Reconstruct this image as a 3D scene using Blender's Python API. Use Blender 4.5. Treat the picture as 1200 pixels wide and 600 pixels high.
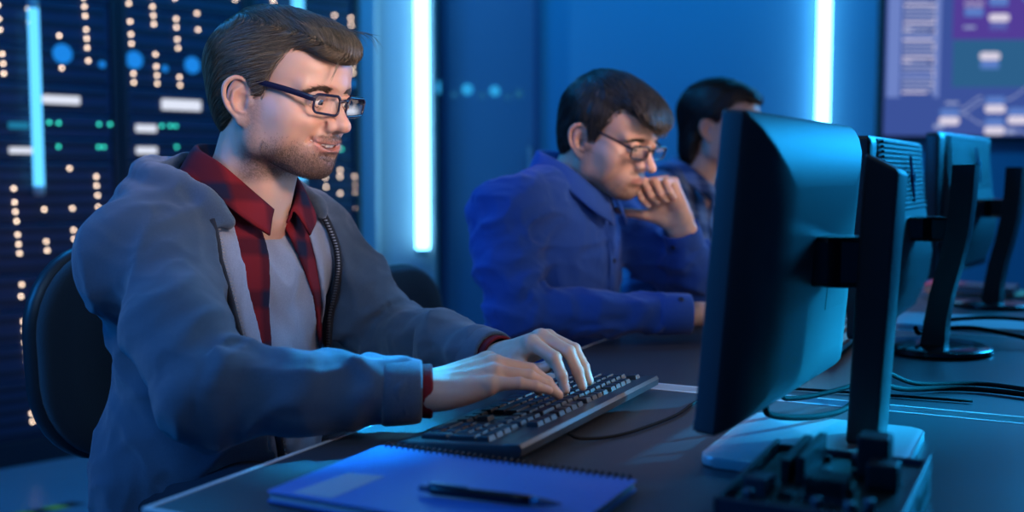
import bpy, bmesh, math, random
import numpy as np
from mathutils import Vector, Matrix
from concurrent.futures import ThreadPoolExecutor
TH = math.radians(-26.9)                 # the desk row is turned this much against the room

def W(F, D, z=0.0):
    """desk coordinates (F towards the screens, D along the row) to world"""
    c, s = math.cos(TH), math.sin(TH)
    return Vector((F * c - D * s, F * s + D * c, z))

# ------------------------------------------------------------------ camera, world, lamps, exposure
sc = bpy.context.scene
for o_ in list(bpy.data.objects): bpy.data.objects.remove(o_)
cam_d = bpy.data.cameras.new('camera'); cam = bpy.data.objects.new('camera', cam_d)
sc.collection.objects.link(cam); sc.camera = cam
cam.location = (0, 0, 1.07)
cam.rotation_euler = (math.radians(90 - 4.4), 0, 0)
cam_d.sensor_width = 36.0; cam_d.lens = 36.0 * 1261 / 1200
cam_d.clip_start = 0.05; cam_d.clip_end = 60
cam_d.dof.use_dof = True; cam_d.dof.focus_distance = 1.55; cam_d.dof.aperture_fstop = 2.2
cam_d.dof.aperture_blades = 0
sc.view_settings.view_transform = 'Standard'; sc.view_settings.look = 'None'
sc.view_settings.gamma = 1.0; sc.view_settings.use_curve_mapping = False
sc.view_settings.exposure = 0.0
sc.cycles.use_denoising = True
sc.cycles.max_bounces = 6; sc.cycles.transparent_max_bounces = 12
sc.cycles.sample_clamp_indirect = 4.0
wd = bpy.data.worlds.new('world'); sc.world = wd; wd.use_nodes = True
bgn = wd.node_tree.nodes['Background']
bgn.inputs[0].default_value = (0.02, 0.10, 0.32, 1); bgn.inputs[1].default_value = 0.25

def area(name, loc, target, size, power, col, size_y=None, spread=180):
    d = bpy.data.lights.new(name, 'AREA'); d.energy = power; d.color = col
    d.shape = 'RECTANGLE'; d.size = size; d.size_y = size_y or size; d.spread = math.radians(spread)
    o = bpy.data.objects.new(name, d); sc.collection.objects.link(o)
    o.location = loc
    o.rotation_euler = (Vector(target) - Vector(loc)).to_track_quat('-Z', 'Y').to_euler()
    return o

BLUE = (0.01, 0.22, 1.0); CYAN = (0.01, 0.42, 1.0); WARM = (1.0, 0.72, 0.64)
# unseen blue lamps round the row, plus fills and narrow beams added for their light
area('fill_wall', (1.2, 3.6, 2.9), (1.2, 5.3, 1.2), 1.6, 38, (0.0, 0.40, 1.0), .4)  # added blue wash to light the back wall
area('fill_wall', (-.6, 3.6, 2.9), (-.2, 5.3, 1.2), 1.2, 20, (0.0, 0.38, 1.0), .4)  # second added wash, for the left part of the wall
area('fill_racks', (-1.3, 2.6, 2.9), (-1.5, 4.2, 1.0), 1.2, 24, (0.01, .20, 1.0), .4)  # added to put more blue on the racks
area('lamp_back_left', (-2.4, 1.0, 2.0), (-0.5, 1.4, .9), .8, 38, (0.01, .27, 1.0))
area('lamp_rear', (-1.3, 3.2, 2.7), (-0.4, 1.6, 1.1), 1.0, 26, (.01, .36, 1.0))
area('lamp_right', (2.5, 3.5, 1.75), (0.45, 1.5, 0.97), 0.8, 13, (.01, .40, 1.0), spread=80)
area('patch_beam', W(-1.05, 2.7, 2.5), W(-.76, 1.09, .74), .06, .8, (.01, .42, 1.0), spread=7)  # narrow beam added for the lit desk patch by the hands
area('patch_beam', W(1.5, 3.1, 1.55), W(-.30, 1.46, .75), .08, 1.8, (.01, .48, 1.0), spread=11)  # narrow beam added for the cyan patch under the nearest monitor
area('fill_ceiling', W(-.3, 1.4, 2.9), W(-.3, 1.4, .7), 1.8, 3.6, (.60, .82, 1.0))  # weak neutral fill added so pale things read white
area('fill_front', W(-.62, .12, 1.95), W(-1.05, 1.30, .93), .5, .95, (.26, .54, 1.0), spread=52)  # soft bluish fill added for the near man's chest and sleeve
area('fill_face', W(-.20, .95, 1.35), W(-1.00, 1.25, 1.15), 0.22, .40, WARM, spread=36)  # warm fill added on the near man's face, beside the screen light
area('fill_face', W(-.20, 1.80, 1.35), W(-.82, 2.05, 1.10), 0.22, .26, WARM, spread=36)  # same added warm fill for the second man's face

# ------------------------------------------------------------------ helpers
COL = bpy.context.scene.collection
def tagp(o, label=None, cat=None, group=None, kind=None):
    if label: o['label'] = label
    if cat: o['category'] = cat
    if group: o['group'] = group
    if kind: o['kind'] = kind
    return o

def thing(name, label, cat, loc=(0, 0, 0), rz=0.0, group=None):
    o = bpy.data.objects.new(name, None)
    o.empty_display_size = 0.05
    COL.objects.link(o)
    o.location = loc
    o.rotation_euler = (0, 0, rz)
    return tagp(o, label, cat, group)

def obj_from(name, verts, faces, mat=None, parent=None, smooth=False, cols=None, uvs=None):
    me = bpy.data.meshes.new(name)
    if isinstance(verts, np.ndarray):
        nv = len(verts); fa = np.asarray(faces)
        k = fa.shape[1]; nf = len(fa)
        me.vertices.add(nv); me.vertices.foreach_set('co', verts.astype(np.float32).ravel())
        me.loops.add(nf * k); me.loops.foreach_set('vertex_index', fa.astype(np.int32).ravel())
        me.polygons.add(nf)
        me.polygons.foreach_set('loop_start', np.arange(0, nf * k, k, dtype=np.int32))
        me.update(calc_edges=True)
        me.validate()
    else:
        me.from_pydata(verts, [], faces)
        me.update()
    if cols is not None:
        a = me.color_attributes.new('col', 'FLOAT_COLOR', 'POINT')
        c4 = np.ones((len(me.vertices), 4), np.float32); c4[:, :3] = cols
        a.data.foreach_set('color', c4.ravel())
    if smooth:
        me.polygons.foreach_set('use_smooth', np.ones(len(me.polygons), bool))
    o = bpy.data.objects.new(name, me)
    COL.objects.link(o)
    if mat:
        if isinstance(mat, (list, tuple)):
            for m in mat: me.materials.append(m)
        else:
            me.materials.append(mat)
    if parent: o.parent = parent
    return o

def obj_bm(name, bm, mat=None, parent=None, smooth=False, angle=None):
    me = bpy.data.meshes.new(name)
    bm.normal_update()
    bm.to_mesh(me); bm.free()
    if smooth or angle:
        me.polygons.foreach_set('use_smooth', np.ones(len(me.polygons), bool))
        if angle: me.set_sharp_from_angle(angle=math.radians(angle))
    o = bpy.data.objects.new(name, me)
    COL.objects.link(o)
    if mat:
        for m in (mat if isinstance(mat, (list, tuple)) else [mat]): me.materials.append(m)
    if parent: o.parent = parent
    return o

def bm_new(): return bmesh.new()

def add_box(bm, lo, hi, bevel=0.0, seg=2, M=None, mi=0):
    v = [bm.verts.new(((lo, hi)[i & 1][0], (lo, hi)[i >> 1 & 1][1], (lo, hi)[i >> 2 & 1][2])) for i in range(8)]
    fs = [(0, 2, 3, 1), (4, 5, 7, 6), (0, 1, 5, 4), (2, 6, 7, 3), (0, 4, 6, 2), (1, 3, 7, 5)]
    faces = [bm.faces.new([v[i] for i in f]) for f in fs]
    for f in faces: f.material_index = mi
    out = v
    if bevel > 0:
        es = list({e for f in faces for e in f.edges})
        r = bmesh.ops.bevel(bm, geom=es, offset=bevel, segments=seg, affect='EDGES', profile=0.5)
        out = list({x for f in r['faces'] for x in f.verts} | {x for x in v if x.is_valid})
        for f in r['faces']: f.material_index = mi
    if M is not None:
        bmesh.ops.transform(bm, matrix=M, verts=out)
    return out

def add_prism(bm, pts, z0, z1, bevel=0.0, seg=2, M=None):
    """a polygon in xy, extruded in z"""
    a = [bm.verts.new((x, y, z0)) for x, y in pts]
    b = [bm.verts.new((x, y, z1)) for x, y in pts]
    n = len(pts)
    fs = [bm.faces.new(a[::-1]), bm.faces.new(b)]
    for i in range(n): fs.append(bm.faces.new([a[i], a[(i + 1) % n], b[(i + 1) % n], b[i]]))
    out = a + b
    if bevel > 0:
        es = list(set(fs[0].edges) | set(fs[1].edges))
        r = bmesh.ops.bevel(bm, geom=es, offset=bevel, segments=seg, affect='EDGES', profile=0.5)
        out = list({x for f in r['faces'] for x in f.verts} | {x for x in out if x.is_valid})
    if M is not None: bmesh.ops.transform(bm, matrix=M, verts=out)
    return out

def rrect(w, d, r, n=5):
    out = []
    for cx, cy, a0 in ((w / 2 - r, d / 2 - r, 0), (-w / 2 + r, d / 2 - r, 90), (-w / 2 + r, -d / 2 + r, 180), (w / 2 - r, -d / 2 + r, 270)):
        for i in range(n + 1):
            a = math.radians(a0 + 90 * i / n)
            out.append((cx + r * math.cos(a), cy + r * math.sin(a)))
    return out

def add_lathe(bm, prof, n=32, M=None, cap=True):
    rings = []
    for r, z in prof:
        rings.append([bm.verts.new((r * math.cos(2 * math.pi * i / n), r * math.sin(2 * math.pi * i / n), z)) for i in range(n)])
    for a, b in zip(rings, rings[1:]):
        for i in range(n): bm.faces.new([a[i], a[(i + 1) % n], b[(i + 1) % n], b[i]])
    if cap:
        bm.faces.new(rings[0][::-1]); bm.faces.new(rings[-1])
    vs = [v for r in rings for v in r]
    if M is not None: bmesh.ops.transform(bm, matrix=M, verts=vs)
    return vs

def catmull(pts, n=8):
    P = np.asarray(pts, float)
    if len(P) < 3: return P
    Q = np.vstack([2 * P[0] - P[1], P, 2 * P[-1] - P[-2]])
    t = np.linspace(0, 1, n, endpoint=False)[:, None]
    out = []
    for i in range(1, len(Q) - 2):
        a, b, c, d = Q[i - 1:i + 3]
        out.append(0.5 * (2 * b + (c - a) * t + (2 * a - 5 * b + 4 * c - d) * t ** 2 + (3 * b - a - 3 * c + d) * t ** 3))
    out.append(P[-1:])
    return np.vstack(out)

def add_tube(bm, pts, r, n=8, closed=False, rads=None, flat=1.0, up=None):
    """a tube along points; flat squashes the section along its second axis"""
    P = [Vector(p) for p in pts]
    N = len(P); rings = []
    T = []
    for i in range(N):
        a = P[(i - 1) % N] if (closed or i > 0) else P[i]
        b = P[(i + 1) % N] if (closed or i < N - 1) else P[i]
        T.append((b - a).normalized())
    u = Vector(up) if up is not None else (Vector((0, 0, 1)) if abs(T[0].z) < 0.9 else Vector((1, 0, 0)))
    u = (u - T[0] * u.dot(T[0])).normalized()
    for i in range(N):
        if up is not None: u = Vector(up)
        u = (u - T[i] * u.dot(T[i])).normalized()
        v = T[i].cross(u)
        rr = rads[i] if rads is not None else r
        rings.append([bm.verts.new(P[i] + u * (rr * math.cos(2 * math.pi * k / n)) + v * (rr * flat * math.sin(2 * math.pi * k / n))) for k in range(n)])
    for i in range(N if closed else N - 1):
        a, b = rings[i], rings[(i + 1) % N]
        for k in range(n): bm.faces.new([a[k], a[(k + 1) % n], b[(k + 1) % n], b[k]])
    if not closed:
        bm.faces.new(rings[0][::-1]); bm.faces.new(rings[-1])

def strands_mesh(paths, r0, r1=0.15, n=3):
    """paths: S x K x 3 array of hair paths -> one mesh of tapered tubes"""
    S, K, _ = paths.shape
    T = np.gradient(paths, axis=1)
    T /= np.linalg.norm(T, axis=2, keepdims=True) + 1e-9
    ref = np.array([0.31, 0.22, 0.92])
    U = np.cross(T, ref); U /= np.linalg.norm(U, axis=2, keepdims=True) + 1e-9
    V = np.cross(T, U)
    t = np.linspace(0, 1, K)
    prof = np.minimum(1, 0.45 + 3 * t) * (1 - (1 - r1) * t ** 3)
    rr = np.asarray(r0).reshape(-1, 1) * prof[None, :] if np.ndim(r0) else r0 * prof[None, :] * np.ones((S, 1))
    vs = []
    for k in range(n):
        a = 2 * math.pi * k / n
        vs.append(paths + (U * math.cos(a) + V * math.sin(a)) * rr[:, :, None])
    vs = np.stack(vs, axis=2)                       # S K n 3
    idx = np.arange(S * K * n).reshape(S, K, n)
    a = idx[:, :-1, :]; b = idx[:, 1:, :]
    f = np.stack([a, np.roll(a, -1, 2), np.roll(b, -1, 2), b], axis=-1).reshape(-1, 4)
    return vs.reshape(-1, 3), f

# ------------------------------------------------------------------ implicit surfaces
def dot(a, b): return (a * b).sum(-1)

def rot(rx=0, ry=0, rz=0):
    return np.array((Matrix.Rotation(math.radians(rz), 3, 'Z') @ Matrix.Rotation(math.radians(ry), 3, 'Y') @ Matrix.Rotation(math.radians(rx), 3, 'X')))

def p_ell(c, r, R=None):
    c = np.array(c, float); r = np.array(r, float)
    def f(p):
        q = p - c
        if R is not None: q = q @ R                  # to the ellipsoid's own frame
        k0 = np.sqrt(((q / r) ** 2).sum(-1)); k1 = np.sqrt(((q / r ** 2) ** 2).sum(-1))
        return np.where(k0 < 1e-6, -r.min(), k0 * (k0 - 1) / np.maximum(k1, 1e-9))
    return f, c, float(r.max())

def p_sph(c, r): 
    c = np.array(c, float)
    return (lambda p: np.sqrt(((p - c) ** 2).sum(-1)) - r), c, r

def p_cone(a, b, ra, rb):
    """round cone with linear radius"""
    a = np.array(a, float); b = np.array(b, float); ba = b - a; L2 = float(ba @ ba) + 1e-12
    def f(p):
        q = p - a
        t = np.clip(q @ ba / L2, 0, 1)
        return np.sqrt(((q - t[..., None] * ba) ** 2).sum(-1)) - (ra + (rb - ra) * t)
    return f, (a + b) / 2, math.sqrt(L2) / 2 + max(ra, rb)

def p_box(c, h, r, R=None):
    c = np.array(c, float); h = np.array(h, float) - r
    def f(p):
        q = p - c
        if R is not None: q = q @ R
        q = np.abs(q) - h
        return np.sqrt((np.maximum(q, 0) ** 2).sum(-1)) + np.minimum(q.max(-1), 0) - r
    return f, c, float(np.linalg.norm(h)) + r

def p_chain(pts, rads):
    """polyline with radius, hard union"""
    pts = np.asarray(pts, float)
    cs = [p_cone(pts[i], pts[i + 1], rads[i], rads[i + 1])[0] for i in range(len(pts) - 1)]
    c = pts.mean(0); R = np.linalg.norm(pts - c, axis=1).max() + max(rads)
    def f(p):
        d = cs[0](p)
        for g in cs[1:]: d = np.minimum(d, g(p))
        return d
    return f, c, float(R)

def smin(a, b, k):
    if k <= 0: return np.minimum(a, b)
    h = np.maximum(k - np.abs(a - b), 0) / k
    return np.minimum(a, b) - h * h * k * 0.25

class Shape:
    """ordered list of union / subtract / intersect primitives, with optional frame"""
    def __init__(s): s.ops = []; s.disp = None
    def u(s, prim, k=0.0): s.ops.append(('u', prim, k)); return s
    def s(s, prim, k=0.0): s.ops.append(('s', prim, k)); return s
    def i(s, prim, k=0.0): s.ops.append(('i', prim, k)); return s
    def both(s, op, mk, k=0.0):
        for sg in (1, -1): s.ops.append((op, mk(sg), k))
        return s
    def __call__(s, p, c=None, br=None):
        d = None; infl = 0.03
        for op, (f, pc, pr), k in s.ops:
            if c is not None and op != 'i':
                if np.linalg.norm(c - pc) - pr - br > k + infl: continue
            e = f(p)
            if d is None: 
                if op == 'u': d = e
                continue
            if op == 'u': d = smin(d, e, k)
            elif op == 's': d = -smin(-d, e, k)
            else: d = -smin(-d, -e, k)
        if d is None: d = np.full(p.shape[:-1], 1.0)
        if s.disp is not None: d = d - s.disp(p)
        return d
    def prim(s):
        """the whole shape as one primitive"""
        cs = [(pc, pr) for op, (f, pc, pr), k in s.ops if op == 'u']
        lo = np.min([c - r for c, r in cs], 0); hi = np.max([c + r for c, r in cs], 0)
        return (lambda p: s(p)), (lo + hi) / 2, float(np.linalg.norm(hi - lo) / 2)

def framed(prim, M):
    """a primitive (f, c, r) given in a local frame; M = 4x4 local->parent"""
    f, c, r = prim
    M = np.array(M, float); R = M[:3, :3]; t = M[:3, 3]
    sc = np.linalg.norm(R[:, 0])
    Ri = np.linalg.inv(R)
    return (lambda p: f((p - t) @ Ri.T) * sc), R @ c + t, r * sc

def mesh_sdf(F, lo, hi, h, B=16, thr=1.35):
    """naive surface nets on the blocks that hold the surface"""
    lo = np.array(lo, float); hi = np.array(hi, float)
    nb = np.maximum(1, np.ceil((hi - lo) / (h * B)).astype(int))
    bi = np.stack(np.meshgrid(*[np.arange(n) for n in nb], indexing='ij'), -1).reshape(-1, 3)
    cen = lo + (bi + 0.5) * B * h
    br = B * h * 0.87
    try: dc = F(cen)
    except TypeError: dc = F(cen)
    sel = bi[np.abs(dc) < br * thr + 0.012]
    g = np.stack(np.meshgrid(*[np.arange(B + 1)] * 3, indexing='ij'), -1).reshape(-1, 3)
    def job(b):
        base = b * B
        p = lo + (base + g) * h
        c = lo + (base + B / 2) * h
        d = (F(p, c, br) if isinstance(F, Shape) else F(p)).reshape(B + 1, B + 1, B + 1)
        s = d < 0
        if s.all() or not s.any(): return None
        corner = [(i, j, k) for i in (0, 1) for j in (0, 1) for k in (0, 1)]
        cnt = sum(s[i:B + i, j:B + j, k:B + k].astype(np.int8) for i, j, k in corner)
        act = np.argwhere((cnt > 0) & (cnt < 8))
        acc = np.zeros((len(act), 3)); num = np.zeros(len(act))
        a0, a1, a2 = act.T
        for ax in range(3):
            for o1 in (0, 1):
                for o2 in (0, 1):
                    of = [0, 0, 0]; ot = [x for x in range(3) if x != ax]
                    of[ot[0]], of[ot[1]] = o1, o2
                    i0 = (a0 + of[0], a1 + of[1], a2 + of[2])
                    of2 = list(of); of2[ax] = 1
                    i1 = (a0 + of2[0], a1 + of2[1], a2 + of2[2])
                    v0, v1 = d[i0], d[i1]
                    m = (v0 < 0) != (v1 < 0)
                    t = np.where(m, v0 / np.where(m, v0 - v1, 1), 0)
                    q = np.tile(np.array(of, float), (len(act), 1)); q[:, ax] = t
                    acc += q * m[:, None]; num += m
        pos = lo + (base + act + acc / num[:, None]) * h
        quads = []
        for ax in range(3):
            of = [0, 0, 0]; of[ax] = 1
            s1 = s[of[0]:B + of[0], of[1]:B + of[1], of[2]:B + of[2]]; s0 = s[:B, :B, :B]
            e = np.argwhere(s0 != s1)
            if len(e): quads.append(np.hstack([e + base, np.full((len(e), 1), ax), s0[tuple(e.T)].astype(int)[:, None]]))
        return act + base, pos, (np.vstack(quads) if quads else np.zeros((0, 5), int))
    with ThreadPoolExecutor(4) as ex: res = [r for r in ex.map(job, sel) if r is not None]
    cells = np.vstack([r[0] for r in res]); pos = np.vstack([r[1] for r in res]); q = np.vstack([r[2] for r in res])
    D = nb * B + 2
    key = (cells[:, 0] * D[1] + cells[:, 1]) * D[2] + cells[:, 2]
    order = np.argsort(key); ks = key[order]
    ax = q[:, 3]
    e1 = np.eye(3, dtype=int)[(ax + 1) % 3]; e2 = np.eye(3, dtype=int)[(ax + 2) % 3]
    c0 = q[:, :3]
    ids = []; ok = np.ones(len(q), bool)
    for off in (0 * e1, -e1, -e1 - e2, -e2):
        cc = c0 + off
        kk = (cc[:, 0] * D[1] + cc[:, 1]) * D[2] + cc[:, 2]
        j = np.clip(np.searchsorted(ks, kk), 0, len(ks) - 1)
        ok &= (ks[j] == kk) & (cc >= 0).all(1)
        ids.append(order[j])
    faces = np.stack(ids, 1)
    faces[q[:, 4] == 0] = faces[q[:, 4] == 0][:, ::-1]
    faces = faces[ok]
    inside = ((pos <= hi + h * 1.5) & (pos >= lo - h * .5)).all(1)
    faces = faces[inside[faces].all(1)]
    used = np.zeros(len(pos), bool); used[faces.ravel()] = True
    remap = np.cumsum(used) - 1
    return pos[used], remap[faces]

def relax(v, f, n=1, w=0.5):
    """light smoothing of a quad mesh"""
    for _ in range(n):
        acc = np.zeros_like(v); cnt = np.zeros(len(v))
        for a, b in ((0, 1), (1, 2), (2, 3), (3, 0)):
            np.add.at(acc, f[:, a], v[f[:, b]]); np.add.at(cnt, f[:, a], 1)
            np.add.at(acc, f[:, b], v[f[:, a]]); np.add.at(cnt, f[:, b], 1)
        v = v + w * (acc / np.maximum(cnt, 1)[:, None] - v) * (cnt > 0)[:, None]
    return v

def grad(F, p, e=0.0006):
    g = np.stack([F(p + np.array(o) * e) - F(p - np.array(o) * e) for o in ((1, 0, 0), (0, 1, 0), (0, 0, 1))], -1)
    return g / (np.linalg.norm(g, axis=-1, keepdims=True) + 1e-12)

_rng = np.random.RandomState(7)
_LAT = _rng.rand(32, 32, 32)
def vnoise(p):
    """value noise in -1..1"""
    i = np.floor(p).astype(int); t = p - i; t = t * t * (3 - 2 * t)
    i0 = i % 32; i1 = (i + 1) % 32
    r = 0
    for a in (0, 1):
        for b in (0, 1):
            for c in (0, 1):
                w = (t[..., 0] if a else 1 - t[..., 0]) * (t[..., 1] if b else 1 - t[..., 1]) * (t[..., 2] if c else 1 - t[..., 2])
                r = r + w * _LAT[(i1 if a else i0)[..., 0], (i1 if b else i0)[..., 1], (i1 if c else i0)[..., 2]]
    return r * 2 - 1

def ss(a, b, x):
    t = np.clip((x - a) / (b - a), 0, 1)
    return t * t * (3 - 2 * t)

def joined(parts):
    vs, fs, n = [], [], 0
    for v, f in parts:
        vs.append(v); fs.append(f + n); n += len(v)
    return np.vstack(vs), np.vstack(fs)

# ------------------------------------------------------------------ materials
def new_mat(name):
    m = bpy.data.materials.new(name); m.use_nodes = True
    nt = m.node_tree
    return m, nt, nt.nodes['Principled BSDF']

def pmat(name, col, rough=0.5, metal=0.0, spec=0.5, bump=0.0, bscale=200.0, var=0.0, vscale=20.0, emit=None, estr=0.0, stretch=None, sheen=0.0):
    m, nt, b = new_mat(name)
    N, L = nt.nodes, nt.links
    b.inputs['Base Color'].default_value = (*col, 1)
    b.inputs['Roughness'].default_value = rough
    b.inputs['Metallic'].default_value = metal
    b.inputs['Specular IOR Level'].default_value = spec
    if sheen:
        b.inputs['Sheen Weight'].default_value = sheen; b.inputs['Sheen Roughness'].default_value = 0.5
    if emit is not None:
        b.inputs['Emission Color'].default_value = (*emit, 1); b.inputs['Emission Strength'].default_value = estr
    if bump or var:
        tc = N.new('ShaderNodeTexCoord')
        src = tc.outputs['Object']
        if stretch:
            mp = N.new('ShaderNodeMapping'); mp.inputs['Scale'].default_value = stretch
            L.new(src, mp.inputs[0]); src = mp.outputs[0]
    if bump:
        n = N.new('ShaderNodeTexNoise'); n.inputs['Scale'].default_value = bscale; n.inputs['Detail'].default_value = 3
        L.new(src, n.inputs['Vector'])
        bp = N.new('ShaderNodeBump'); bp.inputs['Strength'].default_value = bump; bp.inputs['Distance'].default_value = 0.002
        L.new(n.outputs['Fac'], bp.inputs['Height']); L.new(bp.outputs[0], b.inputs['Normal'])
    if var:
        n = N.new('ShaderNodeTexNoise'); n.inputs['Scale'].default_value = vscale; n.inputs['Detail'].default_value = 4
        L.new(src, n.inputs['Vector'])
        mx = N.new('ShaderNodeMix'); mx.data_type = 'RGBA'
        mx.inputs['A'].default_value = (*[c * (1 - var) for c in col], 1); mx.inputs['B'].default_value = (*[min(1, c * (1 + var)) for c in col], 1)
        L.new(n.outputs['Fac'], mx.inputs['Factor']); L.new(mx.outputs['Result'], b.inputs['Base Color'])
    return m

def emat(name, col, strength):
    m = bpy.data.materials.new(name); m.use_nodes = True
    nt = m.node_tree; nt.nodes.clear()
    e = nt.nodes.new('ShaderNodeEmission'); e.inputs[0].default_value = (*col, 1); e.inputs[1].default_value = strength
    o = nt.nodes.new('ShaderNodeOutputMaterial'); nt.links.new(e.outputs[0], o.inputs[0])
    return m

def attr_mat(name, rough=0.5, sss=0.0, sss_r=(1, .3, .15), bump=0.0, bscale=400.0, spec=0.5, var=0.0, vscale=300, coat=0.0):
    """base colour from the mesh's own colour attribute"""
    m, nt, b = new_mat(name); N, L = nt.nodes, nt.links
    a = N.new('ShaderNodeAttribute'); a.attribute_name = 'col'
    src = a.outputs['Color']
    tc = N.new('ShaderNodeTexCoord')
    if var:
        n = N.new('ShaderNodeTexNoise'); n.inputs['Scale'].default_value = vscale; n.inputs['Detail'].default_value = 3
        L.new(tc.outputs['Object'], n.inputs['Vector'])
        mr = N.new('ShaderNodeMapRange'); mr.inputs['To Min'].default_value = 1 - var; mr.inputs['To Max'].default_value = 1 + var
        mr.inputs['From Min'].default_value = 0.3; mr.inputs['From Max'].default_value = 0.7
        L.new(n.outputs['Fac'], mr.inputs['Value'])
        mx = N.new('ShaderNodeMix'); mx.data_type = 'RGBA'; mx.blend_type = 'MULTIPLY'; mx.inputs['Factor'].default_value = 1
        L.new(src, mx.inputs['A']); L.new(mr.outputs[0], mx.inputs['B']); src = mx.outputs['Result']
    L.new(src, b.inputs['Base Color'])
    b.inputs['Roughness'].default_value = rough; b.inputs['Specular IOR Level'].default_value = spec
    if sss:
        b.inputs['Subsurface Weight'].default_value = sss; b.inputs['Subsurface Radius'].default_value = sss_r; b.inputs['Subsurface Scale'].default_value = 0.006
    if bump:
        n = N.new('ShaderNodeTexNoise'); n.inputs['Scale'].default_value = bscale; n.inputs['Detail'].default_value = 3
        L.new(tc.outputs['Object'], n.inputs['Vector'])
        bp = N.new('ShaderNodeBump'); bp.inputs['Strength'].default_value = bump; bp.inputs['Distance'].default_value = 0.001
        L.new(n.outputs['Fac'], bp.inputs['Height']); L.new(bp.outputs[0], b.inputs['Normal'])
    return m

def plaid_mat(name, base, dark, bright, scale=9.0, rot=(0, 0, 0), light=None):
    """checked flannel: two crossed sets of bands"""
    m, nt, b = new_mat(name); N, L = nt.nodes, nt.links
    tc = N.new('ShaderNodeTexCoord'); mp = N.new('ShaderNodeMapping')
    mp.inputs['Rotation'].default_value = rot
    L.new(tc.outputs['Object'], mp.inputs[0])
    sx = N.new('ShaderNodeSeparateXYZ'); L.new(mp.outputs[0], sx.inputs[0])
    def math_(op, a, bv=None):
        n = N.new('ShaderNodeMath'); n.operation = op
        for i, v in enumerate((a, bv)):
            if v is None: continue
            if isinstance(v, (int, float)): n.inputs[i].default_value = v
            else: L.new(v, n.inputs[i])
        return n.outputs[0]
    def band(sock, sc, w, ph=0.0):
        f = math_('FRACT', math_('ADD', math_('MULTIPLY', sock, sc), ph))
        a_ = math_('MULTIPLY', math_('SUBTRACT', w, f), 9.0); lo = math_('MULTIPLY', f, 9.0); n = N.new('ShaderNodeClamp'); L.new(math_('MINIMUM', a_, lo), n.inputs[0]); return n.outputs[0]
    h1 = band(sx.outputs['Z'], scale, 0.45); v1 = band(sx.outputs['Y'], scale, 0.45, 0.2)
    s = math_('MULTIPLY', math_('ADD', h1, v1), 0.5)
    cr = N.new('ShaderNodeValToRGB'); cr.color_ramp.interpolation = 'LINEAR'
    e = cr.color_ramp.elements; e[0].position = 0; e[0].color = (*bright, 1); e[1].position = 0.5; e[1].color = (*base, 1)
    e2 = e.new(1.0); e2.color = (*dark, 1)
    L.new(s, cr.inputs[0]); src = cr.outputs[0]
    if light:
        l1 = band(sx.outputs['Z'], scale, 0.07, 0.3); l2 = band(sx.outputs['Y'], scale, 0.07, 0.5)
        mx = N.new('ShaderNodeMix'); mx.data_type = 'RGBA'
        L.new(math_('MULTIPLY', math_('MAXIMUM', l1, l2), 0.8), mx.inputs['Factor']); L.new(src, mx.inputs['A']); mx.inputs['B'].default_value = (*light, 1)
        src = mx.outputs['Result']
    L.new(src, b.inputs['Base Color'])
    b.inputs['Roughness'].default_value = 0.85; b.inputs['Specular IOR Level'].default_value = 0.2
    return m

def lens_mat(name, tint=(1, 1, 1), refl=0.02):
    m = bpy.data.materials.new(name); m.use_nodes = True
    nt = m.node_tree; nt.nodes.clear(); N, L = nt.nodes, nt.links
    t = N.new('ShaderNodeBsdfTransparent'); t.inputs[0].default_value = (*tint, 1)
    g = N.new('ShaderNodeBsdfGlossy'); g.inputs['Roughness'].default_value = 0.02
    fr = N.new('ShaderNodeFresnel'); fr.inputs[0].default_value = 1.5
    ad = N.new('ShaderNodeMath'); ad.operation = 'ADD'; ad.inputs[1].default_value = refl; L.new(fr.outputs[0], ad.inputs[0])
    mx = N.new('ShaderNodeMixShader'); L.new(ad.outputs[0], mx.inputs[0]); L.new(t.outputs[0], mx.inputs[1]); L.new(g.outputs[0], mx.inputs[2])
    o = N.new('ShaderNodeOutputMaterial'); L.new(mx.outputs[0], o.inputs[0])
    return m

# ------------------------------------------------------------------ the room
WALL = pmat('wall_paint', (.10, .22, .34), .55, var=.06, vscale=2.5)
FLOORM = pmat('floor_vinyl', (.20, .22, .26), .28, var=.12, vscale=3.0)
CEIL = pmat('ceiling_paint', (.10, .11, .13), .9)
def struct_box(name, lo, hi, mat, loc=(0, 0, 0), rz=0, bevel=0):
    bm = bm_new(); add_box(bm, lo, hi, bevel, 2)
    o = obj_bm(name, bm, mat); o.location = loc; o.rotation_euler = (0, 0, rz); o['kind'] = 'structure'
    return o
struct_box('floor', (-4.6, -2.0, -.1), (4.2, 5.5, 0), FLOORM)
struct_box('ceiling', (-4.6, -2.0, 3.0), (4.2, 5.5, 3.1), CEIL)
struct_box('wall_back', (-4.6, 5.3, 0), (4.2, 5.4, 3.0), WALL)
struct_box('wall_left', (-4.7, -2.0, 0), (-4.6, 5.4, 3.0), WALL)
struct_box('wall_right', (4.2, -2.0, 0), (4.3, 5.4, 3.0), WALL)
struct_box('wall_front', (-4.6, -2.1, 0), (4.2, -2.0, 3.0), WALL)
PILM = pmat('pillar_grey', (.40, .36, .38), .6)
struct_box('trim_1', (-.70, 5.02, 0), (-.362, 5.3, 3.0), PILM, bevel=.008)        # pillar that carries the first light
struct_box('trim_2', (-.80, 4.90, 0), (-.615, 5.02, 3.0), PILM, bevel=.008)
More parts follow.
